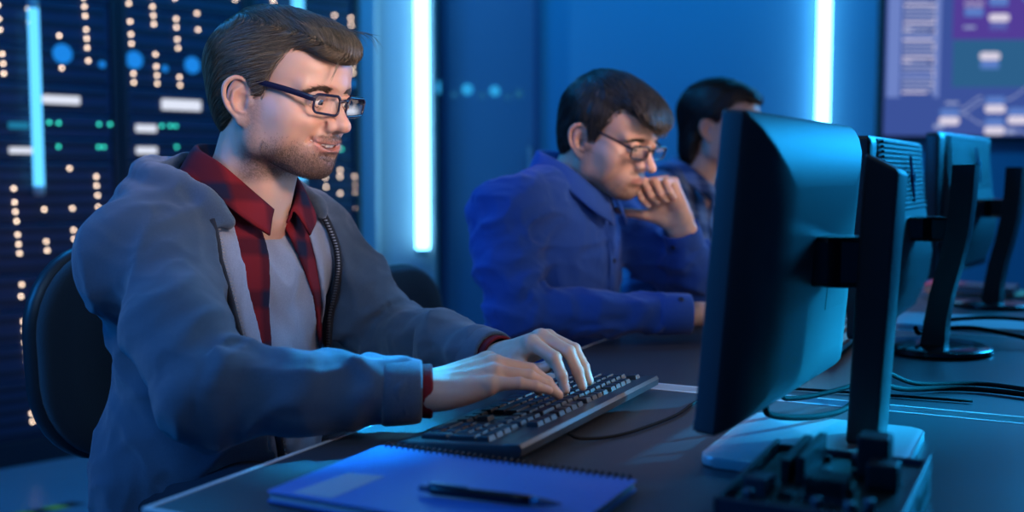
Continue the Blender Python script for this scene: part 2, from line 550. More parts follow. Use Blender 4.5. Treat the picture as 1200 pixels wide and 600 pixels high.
# dark glazed door beside the pillar with a row of reflected light dots, built as glowing discs
DOORM = pmat('door_dark_glass', (.07, .12, .20), .28, spec=.6)
dr = struct_box('door_1', (-.335, 5.24, 0), (.125, 5.298, 2.7), DOORM, bevel=.004)
bm = bm_new()
for x0, x1 in ((-.345, -.315), (.105, .135)): add_box(bm, (x0, 5.225, 0), (x1, 5.297, 2.72), .003)
add_box(bm, (-.345, 5.225, 2.69), (.135, 5.297, 2.72), .003)
o = obj_bm('door_frame', bm, pmat('door_frame_blue', (.02, .05, .12), .4)); o.parent = dr
DL = emat('door_reflection', (.03, .40, .85), .9); DL2 = emat('door_reflection_dim', (.03, .25, .6), .4)  # reflections in the door glass, given a glow of their own
for px, r, z, m in ((517, .030, 1.482, DL), (548, .028, 1.473, DL), (580, .026, 1.466, DL), (608, .022, 1.452, DL2), (533, .016, 1.448, DL2), (565, .016, 1.444, DL2), (595, .015, 1.437, DL2)):
    bm = bm_new(); X = (px - 600) / 1261 * 5.235
    add_lathe(bm, [(r * .2, .004), (r * .8, .003), (r, 0)], 24, Matrix.Translation((X, 5.238, z)) @ Matrix.Rotation(math.radians(90), 4, 'X'))
    o = obj_bm('reflected_dot', bm, m); o.parent = dr
bm = bm_new(); add_tube(bm, [(.085, 5.21, .95), (.085, 5.19, .97), (.085, 5.19, 1.17), (.085, 5.21, 1.19)], .010, 10)
o = obj_bm('door_handle', bm, pmat('steel', (.4, .42, .45), .3, metal=1)); o.parent = dr
# skirting
struct_box('baseboard_back', (.135, 5.28, 0), (4.2, 5.3, .09), pmat('skirting', (.03, .05, .09), .5))

# ------------------------------------------------------------------ light tubes
TUBE = emat('tube_white', (.17, .64, 1.0), 8.5); TUBE_REFL = emat('tube_reflection', (.10, .52, 1.0), 1.7); CAPM = pmat('tube_cap', (.5, .42, .36), .5)  # the dimmer cyan one is for tube reflections on the racks
def light_tube(name, x, y, z0, z1, r, mat, label, mount_y, group=None, rz=0.0, clamp=True):
    t = thing(name, label, 'light', (x, y, z0), rz, group)
    bm = bm_new(); H = z1 - z0
    add_lathe(bm, [(r * .9, .02), (r, .025), (r, H - .025), (r * .9, H - .02)], 24); obj_bm('glowing_tube', bm, mat, t, smooth=True)
    bm = bm_new(); add_lathe(bm, [(r * .6, -.012), (r * 1.02, -.006), (r * 1.04, .022), (r * .9, .024)], 24); obj_bm('end_cap', bm, CAPM, t, smooth=True); bm = bm_new(); add_lathe(bm, [(r * .9, H - .024), (r * 1.04, H - .022), (r * 1.02, H + .006), (r * .6, H + .012)], 24)
    obj_bm('end_cap', bm, CAPM, t, smooth=True)
    for k in (.12, .5, .88):
        bm = bm_new(); add_box(bm, (-.012, r * .8, H * k - .012), (.012, mount_y, H * k + .012), .002)
        obj_bm('bracket', bm, CAPM, t)
    return t
light_tube('tube_light', -.412, 4.955, .70, 2.75, .031, TUBE, 'tall white light tube on the pale pillar, between the two men', .066)
light_tube('tube_light', 1.500, 5.235, .70, 2.75, .031, TUBE, 'tall white light tube on the blue wall, beyond the nearest monitor', .066)
# ------------------------------------------------------------------ video wall
SX = lambda px: (px - 600) / 1261 * 5.22
SZ = lambda py: 1.07 + (203 - py) / 1261 * 5.22
vw = thing('video_wall', 'large wall screen showing a blue network diagram', 'screen', (0, 0, 0))
bm = bm_new()
x0, x1, z0, z1 = SX(1033.5), 3.75, SZ(159.5), 2.75
add_box(bm, (x0 - .02, 5.235, z0 - .02), (x1 + .02, 5.298, z1 + .02), .004)
obj_bm('screen_housing', bm, pmat('housing_black', (.01, .011, .014), .4), vw)
SCR = [emat('scr_base', (.055, .105, .40), .80), emat('scr_purple', (.10, .055, .36), .85), emat('scr_teal', (.030, .135, .30), .85), emat('scr_pale', (.17, .25, .62), .9),
       emat('scr_white', (.74, .68, .82), .95), emat('scr_blue', (.10, .22, .62), .9), emat('scr_line', (.36, .42, .70), .85), emat('scr_dark', (.03, .055, .24), .8), emat('scr_tealline', (.10, .30, .48), .9)]
bm = bm_new()
_d = [0]
def srect(a, b, c, d, mi, r=0.0):
    """pixel-plan rectangle a..b x c..d on the screen face, each layer a hair in front"""
    y = 5.233 - .0006 * (1 + _d[0] % 7); _d[0] += 1
    X0, X1, Z0, Z1 = SX(a), min(SX(b), x1), SZ(d), min(SZ(c), z1)
    if r:
        pts = rrect(X1 - X0, Z1 - Z0, min(r, (X1 - X0) / 2.1, (Z1 - Z0) / 2.1), 4); cx, cz = (X0 + X1) / 2, (Z0 + Z1) / 2
        vs = [bm.verts.new((cx + u, y, cz + v)) for u, v in pts]
    else: vs = [bm.verts.new(q) for q in ((X0, y, Z0), (X1, y, Z0), (X1, y, Z1), (X0, y, Z1))]
    f = bm.faces.new(vs); f.material_index = mi
X0, X1 = x0, x1
vs = [bm.verts.new(q) for q in ((x0, 5.2335, z0), (x1, 5.2335, z0), (x1, 5.2335, z1), (x0, 5.2335, z1))]; bm.faces.new(vs)
srect(1111, 1400, -190, 48, 1); srect(1112, 1400, 49, 103, 2)
srect(1036, 1051, -180, 115, 3); srect(1091, 1097, -180, 115, 3)
for k in range(58):
    y = 108 - 5.0 * k
    w = 37 if k % 7 else 30
    srect(1053.5, 1053.5 + w, y, y + 2.2, 6 if k % 4 else 4); srect(1088, 1091.5, y + .3, y + 2.6, 4 if k % 3 else 6)
for y in (36, 72): srect(1070, 1088, y, y + 3.4, 7); srect(1053, 1064, y + .5, y + 3, 4)
for y in (44, 88): srect(1052, 1091, y, y + 3.5, 3)
def node(x, y, flip=False, w=24, tag=True):
    a, b = (y, y + 9), (y + 9.5, y + 19)
    if flip: a, b = (y + 9.5, y + 19), (y, y + 9)
    srect(x, x + w, a[0], a[1], 4, .016); srect(x + 1, x + w - 1, b[0], b[1], 5, .010); srect(x + 4, x + w - 4, b[0] + 3, b[0] + 4.6, 3)
def curve(p, q, mi=6, bend=.5):
    n = 14
    for k in range(n):
        t0, t1 = k / n, (k + 1) / n
        def pt(t):
            s = t * t * (3 - 2 * t); return p[0] + (q[0] - p[0]) * t, p[1] + (q[1] - p[1]) * s
        (ax, ay), (bx, by) = pt(t0), pt(t1)
        vs = [bm.verts.new(c) for c in ((SX(ax), 5.2325, SZ(ay + .8)), (SX(bx), 5.2325, SZ(by + .8)), (SX(bx), 5.2325, SZ(by - .8)), (SX(ax), 5.2325, SZ(ay - .8)))]
        f = bm.faces.new(vs); f.material_index = mi
for p, q in (((1147, 8), (1151, 27)), ((1147, 6), (1160, 2)), ((1175, 22), (1192, -4)), ((1175, 30), (1215, 60)), ((1122, 134), (1151, 120)), ((1122, 133), (1151, 146)), ((1175, 118), (1215, 95)), ((1176, 130), (1190, 140)), ((1175, 152), (1215, 158)), ((1122, 128), (1148, 114))): curve(p, q)
curve((1166, 71), (1300, 71), 8)
node(1123, 3); node(1151, -9); node(1152, 19); node(1143, 63); node(1190, -14)
node(1098, 128, True); node(1151, 114, True); node(1178, 127, True); node(1151, 139, True); node(1215, 60); node(1240, 100, True)
srect(1123, 1137, 33, 36, 6); srect(1092, 1104, 146, 151, 6); srect(1176, 1188, 152, 157, 6); srect(1105, 1120, 120, 123, 6)
for i, px in enumerate(range(1215, 1300, 30)):
    for py in (-60, -110, -30, 20, 118): node(px, py + 7 * (i % 2))
obj_bm('display', bm, SCR, vw)

# ------------------------------------------------------------------ server racks
RU = math.atan2(.669, .743)
RACK = pmat('rack_black', (.012, .016, .024), .45); SERV = pmat('server_face', (.020, .036, .075), .38, bump=.2, bscale=300); SLOT = pmat('server_slot', (.008, .014, .03), .5)
LEDW = emat('led_warm', (1.0, .74, .55), 6.5); LEDG = emat('led_green', (.03, .55, .42), 4.0); BARW = emat('bar_white', (.80, .85, 1.0), .95); BART = emat('bar_teal', (.02, .28, .52), .7); LAMPB = emat('lamp_blue', (.012, .24, .80), 1.0)
def RW(t, z=0.0, off=0.0):
    """a point on the line of rack doors, off metres in front of it"""
    return Vector((-1.66 + .743 * t + .669 * off, 4.0 + .669 * t - .743 * off, z))
W_LED = [(-0.208,1.664),(-0.207,1.615),(-0.205,1.578),(-0.2,1.493),(-0.198,1.459),(-0.197,1.424),(-0.106,1.662),(-0.106,1.612),(-0.097,1.46),(0.001,1.574),(0.006,1.457),(0.094,1.721),(0.096,1.689),(0.098,1.655),(0.1,1.605),(0.101,1.572),(0.102,1.538),(0.104,1.49),(0.266,1.718),(0.269,1.65),(0.271,1.602),(0.272,1.567),(0.277,1.453),(0.277,1.419),(0.353,1.755),(0.36,1.716),(0.362,1.682),(0.363,1.649),(0.367,1.533),(0.369,1.486),(0.371,1.452),(0.371,1.42),(0.452,1.758),(0.455,1.678),(0.456,1.645),(0.458,1.598),(0.46,1.564),(0.463,1.451),(0.465,1.419),(0.544,1.708),(0.547,1.643),(0.023,1.088),(-0.079,1.051),(-0.077,1.018),(-0.177,1.015),(0.122,1.057),(0.122,1.023),(0.125,0.986),(0.381,1.095),(0.289,1.06),(-0.176,0.965),(-0.174,0.931),(-0.171,0.897),(-0.169,0.848),(-0.167,0.813),(-0.165,0.78),(-0.161,0.666),(-0.073,0.937),(-0.07,0.819),(-0.067,0.786),(0.029,0.939),(0.031,0.858),(0.032,0.824),(0.126,0.942),(0.128,0.911),(-0.165,0.623),(-0.161,0.53),(-0.158,0.496),(-0.158,0.452),(-0.153,0.416),(-0.151,0.384),(-0.146,0.334),(-0.142,0.187),(-0.14,0.156),(0.713,1.781),(0.886,1.804),(0.89,1.781),(1.19,1.762),(1.274,1.759),(1.276,1.728),(1.28,1.548),(1.28,1.517),(1.285,1.477),(1.21,1.083),(1.208,1.055),(1.287,1.055),(1.29,1.016),(1.29,0.983),(1.208,0.98),(1.291,0.91),(1.135,1.01),(1.132,1.051)]
G_LED = [(-0.045,1.256),(-0.011,1.255),(0.138,1.255),(0.18,1.256),(-0.015,1.168),(0.134,1.169),(0.154,1.169),(0.385,1.256),(0.42,1.257),(0.443,1.257),(0.445,1.174),(1.217,1.177)]
B_LAMP = [(0.01,1.509,.036),(0.281,1.505,.034),(0.518,1.501,.033),(0.156,1.48,.013),(0.404,1.48,.013),(1.29,1.47,.018)]
BARS = [((-0.073,1.318),(0.073,1.362),0),((-0.194,1.134),(-0.1,1.17),0),((-0.194,1.223),(-0.112,1.26),1),((0.381,1.313),(0.555,1.368),0),((0.274,1.223),(0.367,1.265),0),((0.274,1.138),(0.367,1.179),0),((1.141,1.164),(1.208,1.203),0),((1.235,1.323),(1.305,1.37),0)]
LABR = ['server rack left of all, its lower warm lights in view beside the near chair', 'middle server rack, right behind the head of the man in the hoodie', 'server rack next to the pale pillar, mostly behind the near man']
led_mesh = None
for ri, (ta, tb) in enumerate(((-.33, .217), (.223, .767), (.773, 1.315))):
    wR = tb - ta; cx = (ta + tb) / 2
    r = thing('server_rack', LABR[ri], 'server rack', RW(cx), RU, 'server racks in a row')
    # local frame: x along the row, y away from the viewer, z up
    bm = bm_new()
    for x in (-wR / 2, wR / 2 - .028): add_box(bm, (x, 0, .0), (x + .028, .9, 2.2), .003)
    add_box(bm, (-wR / 2, 0, 2.14), (wR / 2, .9, 2.2), .003); add_box(bm, (-wR / 2, 0, 0), (wR / 2, .9, .09), .003)
    add_box(bm, (-wR / 2 + .02, .86, .05), (wR / 2 - .02, .9, 2.18))
    obj_bm('cabinet_frame', bm, RACK, r)
    hs = [.09, .31, .44, .57, .70, .885, 1.11, 1.20, 1.285, 1.395, 1.53, 1.70, 1.84, 1.98, 2.14]
    for k in range(len(hs) - 1):
        za, zb = hs[k] + .003, hs[k + 1] - .003
        bm = bm_new(); add_box(bm, (-wR / 2 + .03, .012, za), (wR / 2 - .03, .80, zb), .003)
        n = max(1, int((zb - za) / .042))
        s_ = obj_bm('server', bm, SERV, r)
        bm = bm_new()
        for j in range(n):
            zz = za + (j + .5) * (zb - za) / n
            add_box(bm, (-wR / 2 + .045, .009, zz - .010), (wR / 2 - .045, .013, zz + .010), .001)
        obj_bm('drive_bays', bm, SLOT, s_)
        for (lst, m, nm, rad) in ((W_LED, LEDW, 'status_light', .0046), (G_LED, LEDG, 'status_light', .0055)):
            for (t, z) in lst:
                if ta <= t < tb and hs[k] <= z < hs[k + 1]:
                    bm = bm_new(); add_lathe(bm, [(rad * .3, .003), (rad * .85, .002), (rad, 0), (rad * .9, -.004)], 12, Matrix.Translation((t - cx, .006, z)) @ Matrix.Rotation(math.radians(90), 4, 'X'))
                    obj_bm(nm, bm, m, s_)
        for (t, z, rad) in B_LAMP:
            if ta <= t < tb and hs[k] <= z < hs[k + 1]:
                bm = bm_new(); add_lathe(bm, [(rad * .3, .004), (rad * .85, .003), (rad, 0), (rad * .9, -.004)], 28, Matrix.Translation((t - cx, .006, z)) @ Matrix.Rotation(math.radians(90), 4, 'X'))
                obj_bm('round_lamp', bm, LAMPB, s_)
        for (a, b, c) in BARS:
            if ta <= (a[0] + b[0]) / 2 < tb and hs[k] <= (a[1] + b[1]) / 2 < hs[k + 1]:
                bm = bm_new(); add_box(bm, (a[0] - cx + .006, -.002, a[1] + .007), (b[0] - cx - .006, .012, b[1] - .007), .003)
                obj_bm('lit_panel', bm, BART if c else BARW, s_)
p = RW(-.106, 0, .045); light_tube('tube_light', p.x, p.y, 1.0, 1.68, .0185, TUBE_REFL, 'short cyan reflection of a light tube on the front of the leftmost rack', .04, rz=RU)  # reflection in the rack's glass, built as a glowing tube
p = RW(.975, 0, .045); light_tube('tube_light', p.x, p.y, 1.02, 2.1, .025, TUBE_REFL, 'cyan reflection of a light tube on the rack behind the hoodie man, partly hidden by his head', .04, rz=RU)  # likewise a reflection in glass, built as a glowing tube
# hazard tape on the floor in front of the racks
bm = bm_new(); a = Vector((-1.42, 3.42, 0)); u = Vector((.743, .669, 0)); n_ = Vector((.669, -.743, 0))
for k in range(12):
    for s_, mi in ((0, 0), (.5, 1)):
        p0 = a + u * (-1.2 + .10 * (k + s_)); p1 = p0 + u * .05
        q = u * .03
        vs = [bm.verts.new(c) for c in (p0 - n_ * .025 + Vector((0, 0, .0015)), p1 - n_ * .025 + Vector((0, 0, .0015)), p1 + q + n_ * .025 + Vector((0, 0, .0015)), p0 + q + n_ * .025 + Vector((0, 0, .0015)))]
        f = bm.faces.new(vs[::-1]); f.material_index = mi
o = obj_bm('floor_tape', bm, [pmat('tape_yellow', (.75, .48, .04), .5), pmat('tape_black', (.015, .015, .015), .5)]); tagp(o, 'yellow and black striped tape on the floor beside the near chair', 'tape')

# ------------------------------------------------------------------ desks (local frame = desk coordinates)
DESKM = pmat('desk_laminate', (.044, .047, .058), .42, spec=.4, bump=.06, bscale=900, var=.05, vscale=60)
BAND = pmat('edge_band', (.62, .64, .66), .4); LEGM = pmat('desk_metal', (.03, .032, .036), .4, metal=.6)
def local_bm_obj(name, bm, mat, parent, **k): return obj_bm(name, bm, mat, parent, **k)
def desk(d0, d1, label):
    F0, F1 = -.797, .33; w = d1 - d0
    t = thing('desk', label, 'desk', W(F0, d0), TH, 'desks in a row')
    bm = bm_new(); add_box(bm, (.003, .003, .712), (F1 - F0 - .003, w - .003, .740), .0015)
    obj_bm('desktop', bm, DESKM, t)
    bm = bm_new(); b = .006
    add_box(bm, (0, 0, .710), (b, w, .7408), .0008); add_box(bm, (F1 - F0 - b, 0, .710), (F1 - F0, w, .7408), .0008)
    add_box(bm, (b, 0, .710), (F1 - F0 - b, b, .7408), .0008); add_box(bm, (b, w - b, .710), (F1 - F0 - b, w, .7408), .0008)
    obj_bm('edge_banding', bm, BAND, t)
    bm = bm_new(); add_box(bm, (F1 - F0 - .03, .05, .25), (F1 - F0 - .012, w - .05, .70), .002); obj_bm('back_panel', bm, LEGM, t)
    for x in (.10, F1 - F0 - .10):
        for y in (.06, w - .06):
            bm = bm_new(); add_box(bm, (x - .025, y - .025, .0), (x + .025, y + .025, .712), .003); obj_bm('leg', bm, LEGM, t)
    return t
desk(.762, 1.556, 'nearest dark desk, under the hoodie man\'s keyboard and the notebook')
desk(1.592, 2.386, 'middle dark desk, where the man in blue leans his arms')
desk(2.422, 3.216, 'far dark desk in front of the woman in plaid')
# ------------------------------------------------------------------ monitors
MONB = pmat('monitor_back', (.060, .064, .070), .52, bump=.05, bscale=700); BLK = pmat('plastic_black', (.018, .020, .024), .38, bump=.05, bscale=700); BLKG = pmat('plastic_gloss', (.012, .013, .016), .2); ALU = pmat('stand_aluminium', (.50, .52, .55), .38, metal=.3)
def screen_mat(name, col, st):
    m = bpy.data.materials.new(name); m.use_nodes = True; nt = m.node_tree; nt.nodes.clear(); N, L = nt.nodes, nt.links
    tc = N.new('ShaderNodeTexCoord'); sp = N.new('ShaderNodeSeparateXYZ'); L.new(tc.outputs['Object'], sp.inputs[0])
    w = N.new('ShaderNodeTexWave'); w.wave_type = 'BANDS'; w.bands_direction = 'Z'; w.inputs['Scale'].default_value = 30; L.new(tc.outputs['Object'], w.inputs['Vector'])
    cr = N.new('ShaderNodeValToRGB'); cr.color_ramp.elements[0].position = .35; cr.color_ramp.elements[0].color = (*[c * .6 for c in col], 1); cr.color_ramp.elements[1].position = .5; cr.color_ramp.elements[1].color = (*col, 1)
    L.new(w.outputs['Fac'], cr.inputs[0])
    e = N.new('ShaderNodeEmission'); e.inputs[1].default_value = st; L.new(cr.outputs[0], e.inputs[0]); o = N.new('ShaderNodeOutputMaterial'); L.new(e.outputs[0], o.inputs[0])
    return m
SCRM = screen_mat('monitor_picture', (1.0, .78, .70), 1.9)
def shell(bm, w, h, prof, r, cz=0.0):
    """rounded slab in the y-z plane: prof = (x, scale_y, scale_z, dz)"""
    rings = []
    for x, sy, sz, dz in prof:
        rings.append([bm.verts.new((x, u * sy, cz + dz + v * sz)) for u, v in rrect(w, h, r, 5)])
    n = len(rings[0])
    for a, b in zip(rings, rings[1:]):
        for i in range(n): bm.faces.new([a[i], b[i], b[(i + 1) % n], a[(i + 1) % n]])
    bm.faces.new(rings[0]); bm.faces.new(rings[-1][::-1])
# nearest monitor: smooth domed back, flat slab column, square plate
mz = .964
m1_ = thing('monitor', 'nearest monitor seen from behind, smooth blue-lit back on a square plate', 'monitor', W(-.300, 1.335), TH + math.radians(-3.4))
TILT = Matrix.Translation((0, 0, mz)) @ Matrix.Rotation(math.radians(4.5), 4, 'Y') @ Matrix.Translation((0, 0, -mz))
bm = bm_new()
shell(bm, .480, .345, [(-.012, .995, .992, 0), (-.009, 1, 1, 0), (.010, 1, 1, 0), (.0125, .994, .99, 0), (.016, .985, .975, -.001), (.026, .930, .925, -.003), (.036, .84, .84, -.006), (.043, .72, .74, -.010), (.046, .58, .62, -.012)], .006, mz)
h_ = obj_bm('housing', bm, MONB, m1_, angle=28); h_.matrix_local = TILT
bm = bm_new(); add_box(bm, (-.0128, -.234, mz - .153), (-.0122, .234, mz + .165)); obj_bm('screen', bm, SCRM, m1_).matrix_local = TILT
bm = bm_new(); add_box(bm, (-.0145, -.237, mz - .171), (-.004, .237, mz - .1585), .002); obj_bm('bezel_chin', bm, BLKG, m1_).matrix_local = TILT
bm = bm_new(); add_box(bm, (.010, -.205, mz + .149), (.020, .234, mz + .1525), .0012); add_box(bm, (.0125, .220, mz + .1475), (.0215, .232, mz + .154), .001); obj_bm('top_vent', bm, BLKG, m1_).matrix_local = TILT
bm = bm_new(); add_box(bm, (.0435, .040, mz - .062), (.0468, .135, mz + .020), .001)
obj_bm('mount_plate', bm, MONB, m1_).matrix_local = TILT
# pivot arm
bm = bm_new()
add_prism(bm, [(.040, -.040), (.040, .045), (.062, .040), (.075, .020), (.108, .018), (.108, -.020), (.075, -.024), (.062, -.038)], .935, .995, .006, 2)
obj_bm('pivot_arm', bm, BLKG, m1_)
bm = bm_new()     # slab column, top cut on a slant
y0, y1 = -.040, .024
for k in range(1):
    vs = []
    for x, z in ((.088, .752), (.124, .752), (.140, 1.074), (.102, 1.094)):
        vs.append((x, z))
    a = [bm.verts.new((x, y0, z)) for x, z in vs]; b = [bm.verts.new((x, y1, z - (.004 if z > 1 else 0))) for x, z in vs]
    bm.faces.new(a); bm.faces.new(b[::-1])
    for i in range(4): bm.faces.new([a[i], b[i], b[(i + 1) % 4], a[(i + 1) % 4]])
    bmesh.ops.recalc_face_normals(bm, faces=bm.faces[:])
    bmesh.ops.bevel(bm, geom=bm.edges[:], offset=.005, segments=3, affect='EDGES', profile=.5)
obj_bm('column', bm, MONB, m1_, angle=40)
bm = bm_new(); M = Matrix.Translation((.058, -.047, 0)) @ Matrix.Rotation(math.radians(3.4), 4, 'Z')
add_prism(bm, rrect(.215, .255, .018, 5), .741, .753, .003, 2, M); obj_bm('base_plate', bm, ALU, m1_, angle=40)
# two monitors of another kind: ribbed upper back, curved blade column, round foot
def ribbed_monitor(F, D, yaw, up, label):
    t = thing('monitor', label, 'monitor', W(F, D), TH + math.radians(yaw), 'ribbed monitors down the row')
    H, Wd = .340, .565; z = .962 + up
    bm = bm_new()
    shell(bm, Wd, H, [(-.014, .995, .99, 0), (-.011, 1, 1, 0), (.012, 1, 1, 0), (.016, .985, .975, 0), (.018, .95, .93, 0)], .010, z); obj_bm('housing', bm, BLK, t, angle=28)
    bm = bm_new(); add_box(bm, (-.0148, -.270, z - .148), (-.0142, .270, z + .160)); obj_bm('screen', bm, SCRM, t)
    bm = bm_new()     # raised centre, the lower half bellies out
    rows = [(.166, .022), (.12, .026), (.06, .032), (.0, .044), (-.05, .052), (-.10, .046), (-.15, .026)]
    ws = .235
    ra = []
    for zz, x in rows:
        ra.append([bm.verts.new((x2, yy, z + zz)) for x2, yy in ((.014, -ws), (x - .004, -ws + .006), (x, -ws + .022), (x, ws - .022), (x - .004, ws - .006), (.014, ws))])
    for a, b in zip(ra, ra[1:]):
        for i in range(5): bm.faces.new([a[i], a[i + 1], b[i + 1], b[i]])
    bm.faces.new(ra[0][::-1]); bm.faces.new(ra[-1])
    bmesh.ops.recalc_face_normals(bm, faces=bm.faces[:])
    bk = obj_bm('back_cover', bm, MONB, t, angle=30)
    bm = bm_new()
    for k in range(15):
        zz = .162 - k * .0085; x = np.interp(-zz, [-.166, -.12, -.06, 0], [.022, .026, .032, .044])
        add_box(bm, (x - .004, -ws + .02, z + zz - .0022), (x + .0035, ws - .02, z + zz + .0022), .001)
    obj_bm('cooling_ribs', bm, MONB, bk)
    bm = bm_new()     # slanted eye-shaped badge
    pts = [(-.030, .042), (-.012, .022), (.004, .006), (.016, -.012), (.030, -.046), (.012, -.022), (-.004, -.004), (-.014, .012)]
    a = [bm.verts.new((.0375, .040 + u, z + .098 + v)) for u, v in pts]; b = [bm.verts.new((.033, .040 + u, z + .098 + v)) for u, v in pts]
    bm.faces.new(a); bm.faces.new(b[::-1])
    for i in range(8): bm.faces.new([a[i], b[i], b[(i + 1) % 8], a[(i + 1) % 8]])
    bg = obj_bm('badge', bm, pmat('badge_purple', (.25, .10, .45), .25, metal=.6), bk); bg['label'] = 'slanted purple badge'
    bm = bm_new(); add_lathe(bm, [(.002, .0035), (.007, .003), (.009, 0)], 16, Matrix.Translation((.037, .044, z + .100)) @ Matrix.Rotation(math.radians(90), 4, 'Y')); obj_bm('badge_eye', bm, pmat('badge_cyan', (.05, .5, .7), .2), bg)
    bm = bm_new(); add_prism(bm, [(.040, -.035), (.040, .035), (.066, .030), (.080, .014), (.128, .012), (.128, -.012), (.080, -.014), (.066, -.030)], .945 + up * .5, .990 + up * .5, .006, 2); obj_bm('pivot_arm', bm, BLKG, t)
    bm = bm_new()     # curved blade
    cz = [.752, .80, .85, .90, .96, 1.02, 1.085]; cx = [.088, .092, .100, .112, .124, .130, .133]
    n = len(cz); sec = []
    for zz, x in zip(cz, cx):
        d = .021 if zz < .8 else .019; w2 = .030 + .006 * (zz - .75) / .33
        sec.append([bm.verts.new(q) for q in ((x - d, -w2, zz), (x + d, -w2, zz), (x + d + .003, -w2 * .5, zz), (x + d + .003, w2 * .5, zz), (x + d, w2, zz), (x - d, w2, zz))])
    for a, b in zip(sec, sec[1:]):
        for i in range(6): bm.faces.new([a[i], a[(i + 1) % 6], b[(i + 1) % 6], b[i]])
    bm.faces.new(sec[0][::-1]); bm.faces.new(sec[-1]); bmesh.ops.recalc_face_normals(bm, faces=bm.faces[:])
    obj_bm('column', bm, BLK, t, angle=40)
    bm = bm_new(); add_lathe(bm, [(.004, .7405), (.098, .7405), (.102, .744), (.101, .750), (.094, .7535), (.050, .755), (.004, .756)], 48, Matrix.Translation((.088, 0, 0)), cap=True); obj_bm('round_foot', bm, BLKG, t, angle=40)
    return t
ribbed_monitor(-.285, 2.128, -2, 0, 'middle monitor with ribbed back and purple badge, behind the nearest monitor\'s column')
ribbed_monitor(-.225, 2.93, -8, .032, 'farthest monitor, its ribbed back in front of the wall screen')
# ------------------------------------------------------------------ keyboards
KBM = pmat('keyboard_case', (.030, .032, .038), .36); KEYM = pmat('keycap', (.014, .016, .021), .33); KEYL = pmat('key_legend', (.22, .24, .27), .5)
def kb_layout():
    """(x from the left edge in key units, row from the back 0..5, width, height)"""
    K = []
    K += [(0, 0, 1, 1)] + [(2 + i, 0, 1, 1) for i in range(4)] + [(6.5 + i, 0, 1, 1) for i in range(4)] + [(11 + i, 0, 1, 1) for i in range(4)] + [(15.25 + i, 0, 1, 1) for i in range(3)]
    K += [(i, 1, 1, 1) for i in range(13)] + [(13, 1, 2, 1)] + [(15.25 + i, 1, 1, 1) for i in range(3)] + [(18.5 + i, 1, 1, 1) for i in range(4)]
    K += [(0, 2, 1.5, 1)] + [(1.5 + i, 2, 1, 1) for i in range(12)] + [(13.5, 2, 1.5, 1)] + [(15.25 + i, 2, 1, 1) for i in range(3)] + [(18.5 + i, 2, 1, 1) for i in range(3)] + [(21.5, 2, 1, 2)]
    K += [(0, 3, 1.75, 1)] + [(1.75 + i, 3, 1, 1) for i in range(11)] + [(12.75, 3, 2.25, 1)] + [(18.5 + i, 3, 1, 1) for i in range(3)]
    K += [(0, 4, 2.25, 1)] + [(2.25 + i, 4, 1, 1) for i in range(10)] + [(12.25, 4, 2.75, 1)] + [(16.25, 4, 1, 1)] + [(18.5 + i, 4, 1, 1) for i in range(3)] + [(21.5, 4, 1, 2)]
    K += [(0, 5, 1.25, 1), (1.25, 5, 1.25, 1), (2.5, 5, 1.25, 1), (3.75, 5, 6.25, 1), (10, 5, 1.25, 1), (11.25, 5, 1.25, 1), (12.5, 5, 1.25, 1), (13.75, 5, 1.25, 1)] + [(15.25 + i, 5, 1, 1) for i in range(3)] + [(18.5, 5, 2, 1), (20.5, 5, 1, 1)]
    return K
